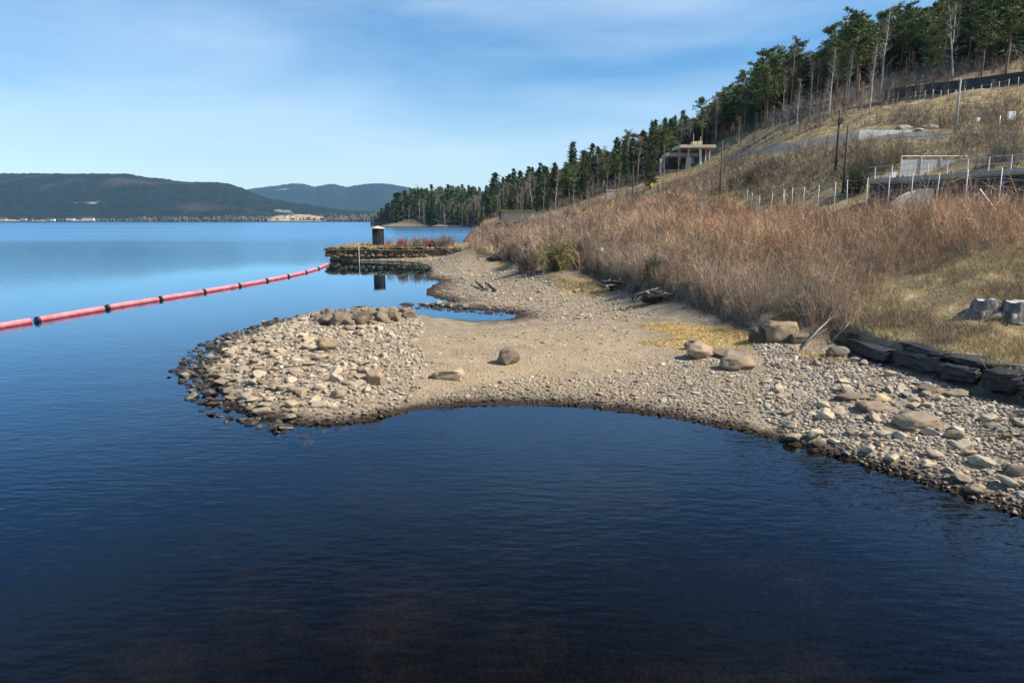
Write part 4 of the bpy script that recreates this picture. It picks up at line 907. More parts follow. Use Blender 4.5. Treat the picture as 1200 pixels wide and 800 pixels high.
# forest on the hillside
class Cells(dict):
    def append(s, p): s.setdefault((int(p[0] // 6), int(p[1] // 6)), []).append(p)
placed = Cells()
def free(x, y, d):
    i, j = int(x // 6), int(y // 6)
    return all((x - a) ** 2 + (y - b) ** 2 > d * d for p in (i - 1, i, i + 1) for q in (j - 1, j, j + 1) for a, b in placed.get((p, q), ()))
cbp = hit(815, 196)
cnt = {'p': 0, 's': 0, 'b': 0}
for i in range(5200):
    u = random.uniform(-.05, .92); t = random.random() ** 1.35; fy = float(front_Y(u)); dep = 75 if u > .25 else 75 + (0.25 - u) * 420
    y = fy + t * dep + random.uniform(0, 3); x = u * y
    if not free(x, y, 2.5 + 1.6 * t + (1.2 if u < .25 else 0)): continue
    r = random.random(); upper = u > .28
    if upper: kind = 'p' if r < .70 else ('s' if r < .86 else 'b')
    else: kind = 'p' if r < .28 else ('s' if r < .60 else 'b')
    if cnt[kind] >= (255 if kind != 'b' else 215): continue
    if cbp[0] - 9 < x < cbp[0] + 46 and cbp[1] - 24 < y < cbp[1] + 5: continue
    placed.append((x, y)); cnt[kind] += 1
    where = 'dense forest on the upper right hillside' if u > .5 else ('forest slope above the canopy building' if upper else 'forest descending toward the lake')
    g = {'p': 'pines', 's': 'spruces', 'b': 'bare trees'}[kind] + ' of the ' + where
    if kind == 'p': tree('pine_tree', PINES, x, y, random.uniform(.72, 1.04) * (1 if upper else .82), 'green pine in the ' + where, 'tree', g, random.gauss(0, .025), wide=random.uniform(.95, 1.3))
    elif kind == 's': tree('spruce_tree', SPRUCES, x, y, random.uniform(.62, 1.02) * (1 if upper else .88), 'pointed dark spruce in the ' + where, 'tree', g, random.gauss(0, .015), wide=random.uniform(1.0, 1.35))
    else: tree('bare_tree', GREYS + BIRCHES[:2], x, y, random.uniform(.6, 1.05), 'leafless grey tree in the ' + where, 'tree', g, random.gauss(0, .04), wide=1.2)
# the rest of the forest behind those trees: hundreds more that merge into one mass
def forest_mass():
    VV, FF, CC = [], [], []; o_ = 0; n_ = 0
    src = []
    for tm, cm in PINES[:4] + SPRUCES[:4]:
        v = np.empty(len(cm.vertices) * 3, np.float32); cm.vertices.foreach_get('co', v); v = v.reshape(-1, 3, 3)
        c = np.empty(len(cm.vertices) * 4, np.float32); cm.color_attributes['col'].data.foreach_get('color', c); c = c.reshape(-1, 3, 4)[..., :3]
        q = rng.permutation(len(v))[:len(v) // 8]; v = v[q]; m = v.mean(1, keepdims=True); src.append(((m + (v - m) * 2.5).reshape(-1, 3), c[q].reshape(-1, 3)))
    for i in range(9000):
        u = random.uniform(-.05, .95) if random.random() < .5 else random.uniform(-.05, .34); fy = float(front_Y(u)); y = fy + 7 + random.random() * (120 if u > .25 else 120 + (.25 - u) * 600); x = u * y
        if not free(x, y, 3.2) or (cbp[0] - 9 < x < cbp[0] + 46 and cbp[1] - 24 < y < cbp[1] + 5): continue
        placed.append((x, y)); n_ += 1
        if n_ > 780: break
        v, c = random.choice(src if u > .25 else src[4:]); s = random.uniform(.68, .98); a = random.uniform(0, 6.28); ca, sa = math.cos(a), math.sin(a)
        w_ = np.stack([(v[:, 0] * ca - v[:, 1] * sa) * s * 1.25, (v[:, 0] * sa + v[:, 1] * ca) * s * 1.25, v[:, 2] * s], 1) + (x, y, Z(x, y))
        VV.append(w_); CC.append(c); FF.append(np.arange(len(w_)).reshape(-1, 3) + o_); o_ += len(w_)
        t = MB().tube([(x, y, Z(x, y) - .5), (x, y, Z(x, y) + 12 * s)], [.17, .05], 3, False); tv = np.array([tuple(p) for p in t.v]); q = [(0, 1, 4), (0, 4, 3), (1, 2, 5), (1, 5, 4), (2, 0, 3), (2, 3, 5)]
        VV.append(tv); FF.append(np.array(q) + o_); CC.append(np.tile((.12, .085, .06), (6, 1))); o_ += 6
    n_ = 0
    for i in range(20000):                                                     # and on the headland
        px = random.uniform(437, 640); y = random.uniform(430, 930); x = (px - 600) / F * y; sdl = float(sdpoly(np.array([x]), np.array([y]), land)[0])
        if sdl < 3 or sdl > 150 or not free(x, y, 4.4): continue
        placed.append((x, y)); n_ += 1
        if n_ > 480: break
        v, c = random.choice(src[4:]); v = v.reshape(-1, 3, 3)[::3]; c = c.reshape(-1, 3, 3)[::3].reshape(-1, 3); m = v.mean(1, keepdims=True); v = (m + (v - m) * 1.8).reshape(-1, 3)
        s = random.uniform(1.05, 1.65) * min(1, max(.4, (px - 427) / 42)); w_ = v * np.array([s * 1.4, s * 1.4, s]) + (x, y, Z(x, y))
        VV.append(w_); CC.append(c); FF.append(np.arange(len(w_)).reshape(-1, 3) + o_); o_ += len(w_)
    tag(link('forest_mass', mesh_np('forest_mass', np.concatenate(VV), np.concatenate(FF), M['leaf'], np.concatenate(CC))), 'mass of conifers filling the hillside behind the front trees', 'forest', kind='stuff')
forest_mass()
# headland wood across the bay
hc = 0
for i in range(6000):
    px = random.uniform(436, 560) if random.random() < .75 else random.uniform(560, 640); x0 = (px - 600) / F
    y = random.uniform(540, 880); x = x0 * y; sdl = sdpoly(np.array([x]), np.array([y]), land)[0]
    if sdl < 1.2 or sdl > 95 or (sdl > 30 and random.random() < .6) or not free(x, y, 5.4): continue
    r = random.random(); placed.append((x, y)); hc += 1
    if hc > 290: break
    g = 'trees of the wooded headland'
    fr_ = sdl < 25; tp = min(1, max(.45, (px - 425) / 50))
    if r < (.62 if fr_ else .3): tree('bare_tree', BIRCHES[:3] + GREYS, x, y, tp * random.uniform(1.35, 1.9), 'pale trunked bare tree on the wooded headland across the bay', 'tree', g, random.gauss(0, .03), wide=1.2)
    elif r < .8: tree('spruce_tree', SPRUCES, x, y, tp * random.uniform(1.1, 1.7), 'dark spruce on the wooded headland across the bay', 'tree', g, wide=1.4)
    else: tree('pine_tree', PINES, x, y, tp * random.uniform(1.15, 1.7), 'dark pine on the wooded headland across the bay', 'tree', g, wide=1.3)

# ------------------------------------------------------------------ floating boom
def boom_float(p0, p1, label):
    a = Vector((*p0, .10)); b = Vector((*p1, .10)); d = b - a; L = d.length; e = empty('boom_float', a, math.atan2(d.y, d.x))
    tag(e, label, 'boom', 'floats of the red boom'); r = .195
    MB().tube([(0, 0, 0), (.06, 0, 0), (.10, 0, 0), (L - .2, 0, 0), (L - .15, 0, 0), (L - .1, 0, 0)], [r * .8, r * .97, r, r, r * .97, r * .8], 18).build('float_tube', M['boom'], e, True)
    ec = MB().tube([(-.17, 0, 0), (-.13, 0, 0), (-.01, 0, 0)], [r * .75, r * 1.05, r * 1.05], 16).build('end_cap', M['rubber'], e, True)
    MB().tube([(-.34, 0, -.03), (-.16, 0, -.03)], .05, 6).build('coupling', M['rubber'], ec)
    MB().tube([(L * .5 - .03, 0, 0), (L * .5 + .03, 0, 0)], r + .008, 18).build('band', M['boomband'], e)
def boom_mat():
    m, n, l, p = nmat('faded_red_plastic'); g = n.new('ShaderNodeNewGeometry'); s = n.new('ShaderNodeSeparateXYZ'); l.new(g.outputs['Position'], s.inputs[0])
    f = noise(n, l, 2.0, 5, g.outputs['Position'])
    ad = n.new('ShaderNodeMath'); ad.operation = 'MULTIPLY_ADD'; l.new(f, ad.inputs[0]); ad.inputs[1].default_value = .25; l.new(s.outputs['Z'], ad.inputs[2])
    c = mixc(n, l, ramp(n, l, ad.outputs[0], .12, .38), (.30, .025, .045), (.52, .20, .225))       # faded top; its lit upper and shaded lower side are painted in too
    c = mixc(n, l, ramp(n, l, noise(n, l, .9, 6, g.outputs['Position'], .7), .50, .66, cb=(.7, .7, .7, 1)), c, (.15, .075, .06))
    l.new(c, p.inputs['Base Color']); p.inputs['Roughness'].default_value = .5; return m
M['boom'] = boom_mat(); M['boomband'] = simple('faded_band', (.40, .16, .17), .6)
bp = [((-40, 388.5), (37, 376)), ((45, 374.5), (122, 361.5)), ((127, 360), (186, 350.5)), ((189, 349.7), (238, 342)), ((240, 341.3), (279, 334.8)), ((281, 334.2), (311, 329)),
      ((313, 328.3), (336, 323.8)), ((338, 323.3), (357, 319)), ((358.5, 318.6), (371.5, 314.8)), ((373, 314.2), (384, 309.6))]
names = ['cut by the left edge of the picture', 'second from the left edge', 'third from the left edge', 'fourth from the left edge', 'fifth from the left edge', 'fifth from the quay',
         'fourth from the quay', 'third from the quay', 'second from the quay', 'nearest the quay']
for (a, b), nm in zip(bp, names):
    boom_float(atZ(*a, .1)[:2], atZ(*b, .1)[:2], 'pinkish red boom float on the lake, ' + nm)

# ------------------------------------------------------------------ quay, hut, gauge pole
q = empty('old_quay', (-17, 104, 0)); tag(q, 'old quay wall of dark stones and timbers in front of the black hut', 'quay')
random.seed(21)
qx0, qx1 = -28.1, -4.0; blockmesh = []
for i in range(8):
    V, Fc = rock(2, 600 + i, 10, .55, .8, .06); V = V - (V.max(0) + V.min(0)) / 2; V /= np.abs(V).max(0); blockmesh.append(mesh_np('stone', V * .5, Fc, M['stone']))
for row, (zb, hh, yo) in enumerate([(.62, .42, -.25), (.98, .40, -.12), (1.32, .42, 0), (1.68, .45, .08)]):
    x = qx0
    while x < qx1:
        L = random.uniform(.55, 1.3); o = link('stone', random.choice(blockmesh), q); o.scale = (L * 1.08, .85, hh * 1.1)
        o.location = (x + L / 2 + 17, 103.95 + yo + random.uniform(-.12, .12) - 104, zb + hh / 2 + random.uniform(-.04, .04)); g = random.uniform(.34, .62); o.color = (g, g * .84, g * .68, 1); x += L
for yv in (105, 107, 109, 111, 113, 115, 117):                                # outer end of the quay
    for zb in (.65, 1.05, 1.5):
        o = link('stone', random.choice(blockmesh), q); o.scale = (.9, 2.1, .5); o.location = (-28.15 + 17 + random.uniform(-.1, .1), yv - 104, zb + .2); g = random.uniform(.25, .45); o.color = (g, g * .86, g * .72, 1)
for (x0, x1, zz) in ((-27.9, -20, 1.62), (-20.1, -13, 1.52), (-13.2, -5, 1.55)):
    MB().tube([(x0 + 17, -.62, zz), (x1 + 17, -.60, zz)], .14, 7).build('timber', M['woodbeam'], q)
hx, hy, hz_ = atY(443.5, 287, 108.5); hz_ = Z(hx, hy)
e = empty('hut', (hx, hy, hz_)); tag(e, 'small black round hut with a pale roof on the quay', 'hut')
n = 20; mb = MB(); rr = .88
mb.tube([(0, 0, -.2), (0, 0, 2.72)], rr, n); hw = mb.build('wall', M['black'], e)
for k in range(n):
    a = 2 * math.pi * (k + .5) / n; MB().box((math.cos(a) * rr, math.sin(a) * rr, 1.3), (.05, .05, 2.75), a).build('batten', M['black'], hw)
MB().tube([(0, 0, 2.70), (0, 0, 2.80), (0, 0, 3.08), (0, 0, 3.12)], [1.06, 1.06, .16, .10], 20).build('roof', M['roofgrey'], e)
dr = MB().box((-.2, -.90, 1.0), (.72, .06, 1.9)).build('door', M['rubber'], e)
MB().box((.08, -.945, 1.0), (.05, .04, .16)).build('handle', M['steel'], dr)
gx, gy, _ = atZ(421, 306, 0); MB().tube([(0, 0, -1.0), (0, 0, 2.75)], .045, 8).build('gauge_pole', M['white']).location = (gx, gy, 0)
o = bpy.data.objects['gauge_pole']; tag(o, 'thin white gauge pole standing in the water before the quay', 'pole')
for k in range(12): MB().box((0, -.047, .2 + k * .2), (.07, .012, .05)).build('mark', M['rubber'], o)

# ------------------------------------------------------------------ ledge along the bank, deep shade put into its black
led = empty('stone_ledge', hit(1100, 447)); tag(led, 'slate retaining ledge, black with painted-in shade, along the grassy bank at right', 'ledge')
random.seed(33); L0 = Vector(led.location)
lp = [Vector((*atZ(x, y, .85)[:2], 0)) for x, y in [(928, 396), (955, 401), (1000, 414), (1050, 431), (1100, 447), (1150, 459), (1197, 471), (1260, 492)]]
def along(path, step):
    out = []; 
    for a, b in zip(path, path[1:]):
        m = max(1, round((b - a).length / step)); out += [(a.lerp(b, i / m), a.lerp(b, (i + 1) / m)) for i in range(m)]
    return out
def slab(L, D, H, seed, mat):
    V, Fc = rock(4, seed, 7, .6, .9, .10); s = np.sign(V) * np.abs(V) ** .42; s += np.array([[mnoise.fractal(Vector(p) * Vector((2.2, 2.2, 5)) + Vector((seed * 1.7, 0, 0)), 1, 2, 4) for _ in (0,)] * 3 for p in V]) * .24
    s /= np.abs(s).max(0); return mesh_np('block', s * np.array([L, D, H]) / 2, Fc, M[mat], smooth=False)
k = 0
for lev, (z0, hh, inset, step) in enumerate([(.42, .66, .15, 2.6), (.88, .60, .02, 4.2), (1.32, .30, .45, 3.0), (1.42, .22, 1.05, 1.4)]):
    for a, b in along(lp, step):
        d = b - a; nrm = Vector((-d.y, d.x, 0)).normalized()
        if nrm.x < 0: nrm = -nrm
        if lev == 2 and random.random() < .3 or lev == 3 and random.random() < .45: continue
        k += 1; mid = (a + b) / 2 + nrm * (inset + random.uniform(-.1, .12) + .15); fade = 1
        o = link('block', slab(d.length * random.uniform(1.12, 1.3), 1.0 + .2 * lev, hh * random.uniform(.9, 1.15), 700 + k, 'shaderock' if lev < 3 else 'slatetop'), led)
        o.location = Vector((mid.x, mid.y, (z0 + hh / 2) * fade + .12 * (mid.y < 23) + random.uniform(-.04, .05))) - L0; o.rotation_euler = (random.uniform(-.08, .08), random.uniform(-.05, .05), math.atan2(d.y, d.x) + random.uniform(-.07, .07))

# dead branches, logs, root tangle, stumps
def branch(px0, py0, px1, py1, r, label, name='dead_branch', mat='deadwood', cat='branch', lift=.12, twig=4):
    a = Vector(hit(px0, py0)); b = Vector(hit(px1, py1)); b.z += lift; a.z += .03; mb = MB(); mid = a.lerp(b, .5) + Vector((random.gauss(0, .05), 0, random.uniform(.0, .08)))
    mb.tube([a - a, mid - a, b - a], [r, r * .8, r * .35], 7)
    for _ in range(twig):
        q = random.uniform(.3, .95); p = a.lerp(b, q) - a; d = (b - a) * .25 + Vector((random.gauss(0, .25), random.gauss(0, .25), random.uniform(.05, .3))); mb.tube([p, p + d * .6, p + d], [r * .4, r * .25, .004], 4)
    o = mb.build(name, M[mat], None, True); o.location = a; return tag(o, label, cat)
branch(938, 410, 976, 384, .045, 'pale bare branch leaning on the left end of the black ledge', lift=.5)
branch(972, 404, 996, 390, .025, 'thin grey branch right of the pale leaning branch', lift=.45, twig=6)
branch(1030, 417, 1060, 403, .022, 'thin curved twig hanging over the middle of the black ledge', lift=.4)
branch(1160, 510, 1176, 503, .022, 'small pale stick lying on the cobbles at right', lift=.03, twig=1)
for (a, b, c_, d, lb) in ((557, 334, 568, 341, 'short dark log lying on the far gravel, left of two'), (569, 336, 581, 342, 'short dark log lying on the far gravel, right of two')):
    A = Vector(hit(a, b)); B = Vector(hit(c_, d)); A.z += .35; B.z += .12
    o = MB().tube([A - A, (B - A) * .5, B - A], [.07, .12, .09], 8).build('log', M['darkwood'], None, True); o.location = A; tag(o, lb, 'log')
A = Vector(hit(424, 362)); o = MB().tube([(-.6, 0, .28), (.1, 0, .33), (.7, .1, .30)], [.05, .06, .04], 7).build('driftwood_pole', M['darkwood'], None, True); o.location = A; tag(o, 'thin dark pole lying on the stones at the back of the spit', 'pole')
random.seed(44)
def roots(px, py, n, spanpx, label, mat='darkwood'):
    x, y, z = hit(px, py); k = y / F; e = empty('root_tangle', (x, y, z)); tag(e, label, 'driftwood'); w_ = spanpx * k
    V, Fc = rock(4, int(px), 6, .5, .9, .25); V = V * np.array([w_ * .42, .6, .42]); V[:, 2] += .1
    link('root_mass', mesh_np('root_mass', V, Fc, M[mat], smooth=True), e)
    for i in range(n):
        p = Vector((random.gauss(0, w_ * .28), random.gauss(0, .35), random.uniform(.05, .55))); a = random.uniform(0, 6.28); L = random.uniform(.6, 1.9)
        d = Vector((math.cos(a), math.sin(a) * .6, random.uniform(-.15, .3))) * L; m2 = p + d * .5 + Vector((0, 0, random.uniform(-.1, .22)))
        MB().tube([p - d * .4, m2, p + d * .7], [.07, .055, .012], 5).build('root', M[mat if i % 3 else 'deadwood'], e, True)
roots(775, 352, 26, 52, 'long tangle of dark roots and driftwood at the edge of the beach')
roots(724, 338, 16, 28, 'smaller dark root clump left of the long driftwood tangle')
roots(588, 305, 14, 40, 'dark driftwood mound at the landward end of the quay')
def stump(px, pyb, wpx, hpx, label, seed):
    random.seed(seed); x, y, z = hit(px, pyb); k = y / F; r = wpx * k / 2; h = hpx * k; e = empty('tree_stump', (x, y, z)); tag(e, label, 'stump')
    n = 18; V = []; Fc = []; lob = [random.uniform(.85, 1.2) for _ in range(n)]
    for j, (zz, rr) in enumerate([(-.15, 1.35), (.12 * h, 1.15), (.4 * h, .95), (.8 * h, .86), (h, .82)]):
        for i in range(n):
            a = 2 * math.pi * i / n; q = r * rr * (1 + (lob[i] - 1) * (1.4 - j * .2)); V.append((q * math.cos(a), q * math.sin(a), zz + (random.uniform(-.12, .08) * h if j == 4 else 0)))
    for j in range(4):
        for i in range(n): Fc.append((j * n + i, j * n + (i + 1) % n, (j + 1) * n + (i + 1) % n, (j + 1) * n + i))
    link('bark', mesh_np('bark', V, Fc, M['stumpwood']), e)
    top = [v for v in V[-n:]]; me = bpy.data.meshes.new('cut_top'); me.from_pydata([(a * .985, b * .985, c - .02) for a, b, c in top] + [(0, 0, h * .93)], [], [(i, (i + 1) % n, n) for i in range(n)]); me.materials.append(M['stumptop']); link('cut_top', me, e)
    for i in range(6):
        a = i * 1.05 + random.uniform(-.3, .3); L = r * random.uniform(1.6, 2.6)
        MB().tube([(math.cos(a) * r * .8, math.sin(a) * r * .8, h * .22), (math.cos(a) * L * .75, math.sin(a) * L * .75, .06), (math.cos(a) * L, math.sin(a) * L, -.08)], [r * .26, r * .17, .03], 6).build('root', M['stumpwood'], e, True)
M['stumpwood'] = simple('weathered_stump', (.15, .145, .14), .85, .8, 3.0, .6); M['stumptop'] = simple('stump_top', (.34, .33, .31), .85, .4, 6.0, .4)
stump(1154, 369, 30, 19, 'bleached grey stump in the dry grass, left of two at the right edge', 5)
stump(1192, 372, 34, 20, 'darker grey stump at the right edge of the picture, right of two', 6)
stump(768, 312, 14, 15, 'small grey stump in the thicket beside the juniper', 7)
stump(955, 338, 18, 14, 'dark half hidden stump among the brush near the ledge', 8)

# ------------------------------------------------------------------ lower steel fence on the terrace
def fence(name, pts, hts, label, r, mat, wires, lean=None, meshmat=None):
    e = empty(name, pts[0]); tag(e, label, 'fence'); o0 = Vector(pts[0]); tops = []
    for i, (p, h) in enumerate(zip(pts, hts)):
        p = Vector(p) - o0; dx = random.gauss(0, .02) * h; t = p + Vector((dx, 0, h)); tops.append((p, t))
        MB().tube([p - Vector((0, 0, .4)), t], r, 7).build('post', M[mat], e, True)
    for wv in wires:
        mb = MB()
        for (a, ta), (b, tb) in zip(tops, tops[1:]):
            p = a.lerp(ta, wv); q_ = b.lerp(tb, wv); mb.tube([p, p.lerp(q_, .5) - Vector((0, 0, .03)), q_], .006, 3, False)
        mb.build('wire', M['steel'], e)
    return e, tops
random.seed(55)
fx = [875, 881, 890, 904.5, 918, 930, 943, 959.5, 980, 996, 1018, 1044, 1071, 1100.5, 1135, 1176, 1226]
ftop = [234, 233, 229.5, 226, 222, 219.5, 219, 217, 213, 210.5, 208, 205, 203, 203, 198, 196.5, 196]
pts, hts = [], []
for x, t in zip(fx, ftop):
    u, v = ray(x, t); y = 27 / u; zt_ = CAM_H + v * y; zb = Z(27, y); pts.append((27, y, zb)); hts.append(max(1.6, zt_ - zb))
fe, tops = fence('steel_fence', pts, hts, 'row of galvanised steel fence posts along the terrace above the thicket', .030, 'post', (.12, .26, .40, .54, .68, .82, .97))
a, b = tops[4]; MB().tube([b, a + Vector((-.1, -1.6, .1))], .03, 6).build('brace', M['steel'], fe)
a, b = tops[15]; MB().tube([a + Vector((.5, 2.5, 2.0)), a + Vector((1.1, 1.6, .6))], .03, 6).build('bent_rail', M['steel'], fe)

# upper fence below the forest
upx = [(846, 160, 150), (858, 155, 146), (872, 151, 142), (886, 147, 138), (900, 144, 135), (915, 141, 132), (930, 139, 130), (945, 136, 127), (958, 133, 124), (1041, 120, 112), (1052, 119, 110), (1062, 118, 109), (1072, 118, 108), (1083, 117, 107), (1093, 117, 106), (1102, 117, 107), (1110, 117, 106), (1119, 116, 106),
       (1130, 115, 105), (1139, 113, 104), (1149, 112, 101), (1160, 111, 99), (1170, 109, 97), (1181, 107, 94), (1192, 106, 92), (1205, 104, 90)]
def fence_px(rows, label, r, mat, wires):
    P, Hh = [], []
    for x, yb, yt in rows:
        p = hit(x, yb); P.append(p); Hh.append(max(1.0, (yb - yt) * p[1] / F))
    return fence('wire_fence', P, Hh, label, r, mat, wires)
fence_px(upx[9:], 'upper fence of pale posts below the pines at right', .055, 'concrete', (.5, .95))
fence_px(upx[3:9], 'upper fence of grey posts under the forest edge above the road', .05, 'concrete', (.5, .95))
# netting screens behind the upper fence posts, ditch shade put into their colour
def screen(rows, h, label, mat='netting'):
    P = [Vector(hit(x, y)) for x, y in rows]; e = empty('net_with_shade', P[0]); tag(e, label, 'netting')
    for a, b in zip(P, P[1:]):
        a2, b2 = a - P[0], b - P[0]; n_ = Vector((0, .04, 0)); up = Vector((0, 0, h)); dn_ = Vector((0, 0, -.5))
        MB().poly([a2 + dn_, b2 + dn_, b2 + up, a2 + up, a2 + dn_ + n_, b2 + dn_ + n_, b2 + up + n_, a2 + up + n_], [(0, 1, 2, 3), (7, 6, 5, 4), (3, 2, 6, 7), (0, 3, 7, 4), (1, 5, 6, 2)]).build('net_panel', M[mat], e)
screen([(1036, 117), (1060, 114), (1090, 110), (1120, 107), (1150, 103), (1180, 99), (1215, 95)], 1.6, 'netting darkened with painted ditch shade along the hillside below the pines')
screen([(898, 146), (915, 141), (930, 138), (945, 135), (970, 129)], 1.5, 'netting strip darkened with painted ditch shade under the left part of the forest edge')

# ------------------------------------------------------------------ underpass on the right: bridge deck, railing, cut face with shade in its colour, pale wing walls
x0, y0, z0 = atY(1018, 211, 62); x1, y1, z1 = atY(1230, 196, 50)
br = empty('road_bridge', (x0, y0, z0)); tag(br, 'concrete bridge edge with railing over the dark cutting at right', 'bridge')
dv = Vector((x1 - x0, y1 - y0, z1 - z0)); L = math.hypot(dv.x, dv.y); br.rotation_euler = (0, -math.atan2(dv.z, L), math.atan2(dv.y, dv.x))
MB().box((L / 2, 1.6, -.2), (L, 3.4, .38)).build('deck', M['greyconc'], br)
MB().box((L / 2, -.16, -.12), (L, .2, .34)).build('edge_beam', M['greyconc'], br)
for i in range(9):
    MB().box((L * (i + .4) / 9, -.1, .55), (.07, .07, 1.1)).build('rail_post', M['post'], br)
for hh in (.55, 1.08): MB().tube([(0, -.1, hh), (L, -.1, hh)], .022, 6).build('rail', M['post'], br)
MB().box((L / 2, .35, -3.0), (L, .3, 5.2)).build('cut_face', M['netting'], br)  # dark colour stands in for the shadowed wall of the cutting
for i in range(7): MB().box((L * (i + .5) / 7, .17, -2.1), (.14, .06, 4.6)).build('rib', M['greenglass'], br)
x, y, z = atY(1069, 246, 57); wg = empty('wing_wall', (x, y, z)); tag(wg, 'pale curved concrete wing wall with a yellow sign under the bridge', 'wall')
k = 57 / F
prof = [(-24, -10), (-22, 8), (-14, 15), (-4, 20), (8, 23.5), (20, 24.5), (20, -10)]
MB().poly([(a * k, 0, b * k) for a, b in prof] + [(a * k, .5, b * k) for a, b in prof], [tuple(range(7)), tuple(range(13, 6, -1))] + [(i, i + 7, (i + 1) % 7 + 7, (i + 1) % 7) for i in range(7)]).build('panel', M['whiteconc'], wg)
MB().box((16.5 * k, -.05, 12 * k), (.28, .05, .28), 0, 0).build('yellow_sign', M['yellow'], wg)
MB().box((20.4 * k, .3, 7 * k), (.12, .9, 33 * k)).build('end_post', M['whiteconc'], wg)
x, y, z = atY(1132, 246, 55); wg2 = empty('wing_wall', (x, y, z)); tag(wg2, 'small pale concrete stub right of the curved wing wall', 'wall')
k = 55 / F; prof = [(-6, -10), (-5, 14), (1, 12), (7, 4), (7, -10)]
MB().poly([(a * k, 0, b * k) for a, b in prof] + [(a * k, .4, b * k) for a, b in prof], [tuple(range(5)), tuple(range(9, 4, -1))] + [(i, i + 5, (i + 1) % 5 + 5, (i + 1) % 5) for i in range(5)]).build('panel', M['whiteconc'], wg2)
# pale parapet wall behind the bridge
x0, y0, z0 = atY(1054, 203, 68); x1, y1, z1 = atY(1170, 198, 68)
pw = empty('parapet_wall', (x0, y0, z0 - .4)); tag(pw, 'low pale concrete wall with glass railing behind the bridge', 'wall'); L = x1 - x0
for i in range(5): MB().box((L * (i + .5) / 5, 0, .7), (L / 5 - .05, .25, 1.9)).build('panel', M['concrete'], pw)
MB().tube([(0, 0, 2.0), (L, 0, 2.0)], .035, 6).build('rail', M['steel'], pw)
for i in range(6): MB().box((L * i / 5, -.16, .9), (.08, .08, 2.3)).build('post', M['steel'], pw)
o = MB().box((0, 0, .4), (.5, .5, .8)).build('barrier_post', M['white']); o.location = hit(1045, 212); tag(o, 'small white post at the left end of the bridge railing', 'post')
# long concrete wall beside the road
x0, y0, z0 = hit(1005, 165); x1, y1, z1 = atY(1066, 165, y0)
cw = empty('concrete_wall', (x0, y0, z0)); tag(cw, 'long low grey concrete wall beside the hillside road', 'wall'); L = x1 - x0; k = y0 / F
for i in range(6): MB().box((L * (i + .5) / 6, 0, 3 * k), (L / 6 - .04, .4, 17 * k)).build('panel', M['whiteconc'], cw)
for i, (px, py, ww, hh) in enumerate([(1062, 152, 16, 6), (1092, 151, 18, 6), (1078, 154, 10, 4), (1130, 163, 10, 4), (1145, 160, 8, 4)]):
    boulder(px, py, ww, hh, (1.0, 1.0, 1.02), ['pale boulder left of the dark hollow on the hillside', 'pale boulder right of the dark hollow on the hillside', 'small stone between the two pale hillside boulders', 'grey rock at the end of the hillside road', 'rock right of the end of the hillside road'][i], 360 + i, 8, .5, .85)

# ------------------------------------------------------------------ poles, lamps, signs
def pole(px, pyb, pyt, r, mat, label, name='utility_pole', arm=None, cat='pole', Y=None):
    p = hit(px, pyb) if Y is None else atY(px, pyb, Y); zb = Z(p[0], p[1]) if Y else p[2]
    h = (pyb - pyt) * p[1] / F + (p[2] - zb); e = empty(name, (p[0], p[1], zb)); tag(e, label, cat)
    MB().tube([(0, 0, -.5), (0, 0, h * .5), (0, 0, h)], [r * 1.15, r, r * .8], 9).build('shaft', M[mat], e, True)
    if arm == 'cross':
        MB().box((0, 0, h * .93), (1.5, .12, .12)).build('crossarm', M[mat], e)
        for s in (-.6, 0, .6): MB().tube([(s, 0, h * .93 + .06), (s, 0, h * .93 + .26)], .05, 6).build('insulator', M['greenglass'], e)
    if arm == 'box': MB().box((0, -.25, h * .82), (.42, .35, .6)).build('transformer_box', M['netting'], e)
    if arm == 'lamp':
        MB().tube([(0, 0, h), (.5, 0, h + .12), (.9, 0, h + .12)], .04, 6).build('arm', M['steel'], e); MB().box((1.05, 0, h + .12), (.5, .2, .1)).build('lamp_head', M['white'], e)
    return e
pole(979, 200, 134, .13, 'polewood', 'dark wooden pole carrying a grey transformer, left of a pair', arm='box')
pole(987.5, 226, 150, .11, 'polewood', 'thinner dark wooden pole, right of a pair')
pole(843, 238, 168, .09, 'polewood', 'tall slim brown pole standing right of the canopy building')
pole(1119, 156, 98, .12, 'greyconc', 'slim grey steel mast on the hillside below the forked birch', name='mast', cat='mast')
pole(741, 236, 196, .10, 'polewood', 'pale brown wooden pole left of the big dark spruce')
pole(1170, 155, 137, .05, 'steel', 'thin steel pole left of the white box on the hillside')
for (px, py, lb) in ((1184, 146, 'small white box on a post near the right edge of the hillside'), (1145, 148, 'tiny white marker box on the hillside grass')):
    p = hit(px, py); e = empty('marker_box', p); tag(e, lb, 'box'); s_ = .8 if px > 1150 else .4
    MB().tube([(0, 0, -.3), (0, 0, .5)], .05, 6).build('post', M['steel'], e); MB().box((0, 0, .5 + s_ * .6), (s_, .3, s_ * 1.2)).build('cabinet', M['white'], e)
p = hit(764, 224); e = empty('warning_sign', p); tag(e, 'small round yellow sign on a post above the brown thicket', 'sign')
h = 7 * p[1] / F; MB().tube([(0, 0, -.3), (0, 0, h)], .04, 6).build('post', M['steel'], e); MB().tube([(0, -.06, h), (0, -.03, h)], .36, 16).build('disc', M['yellow'], e)

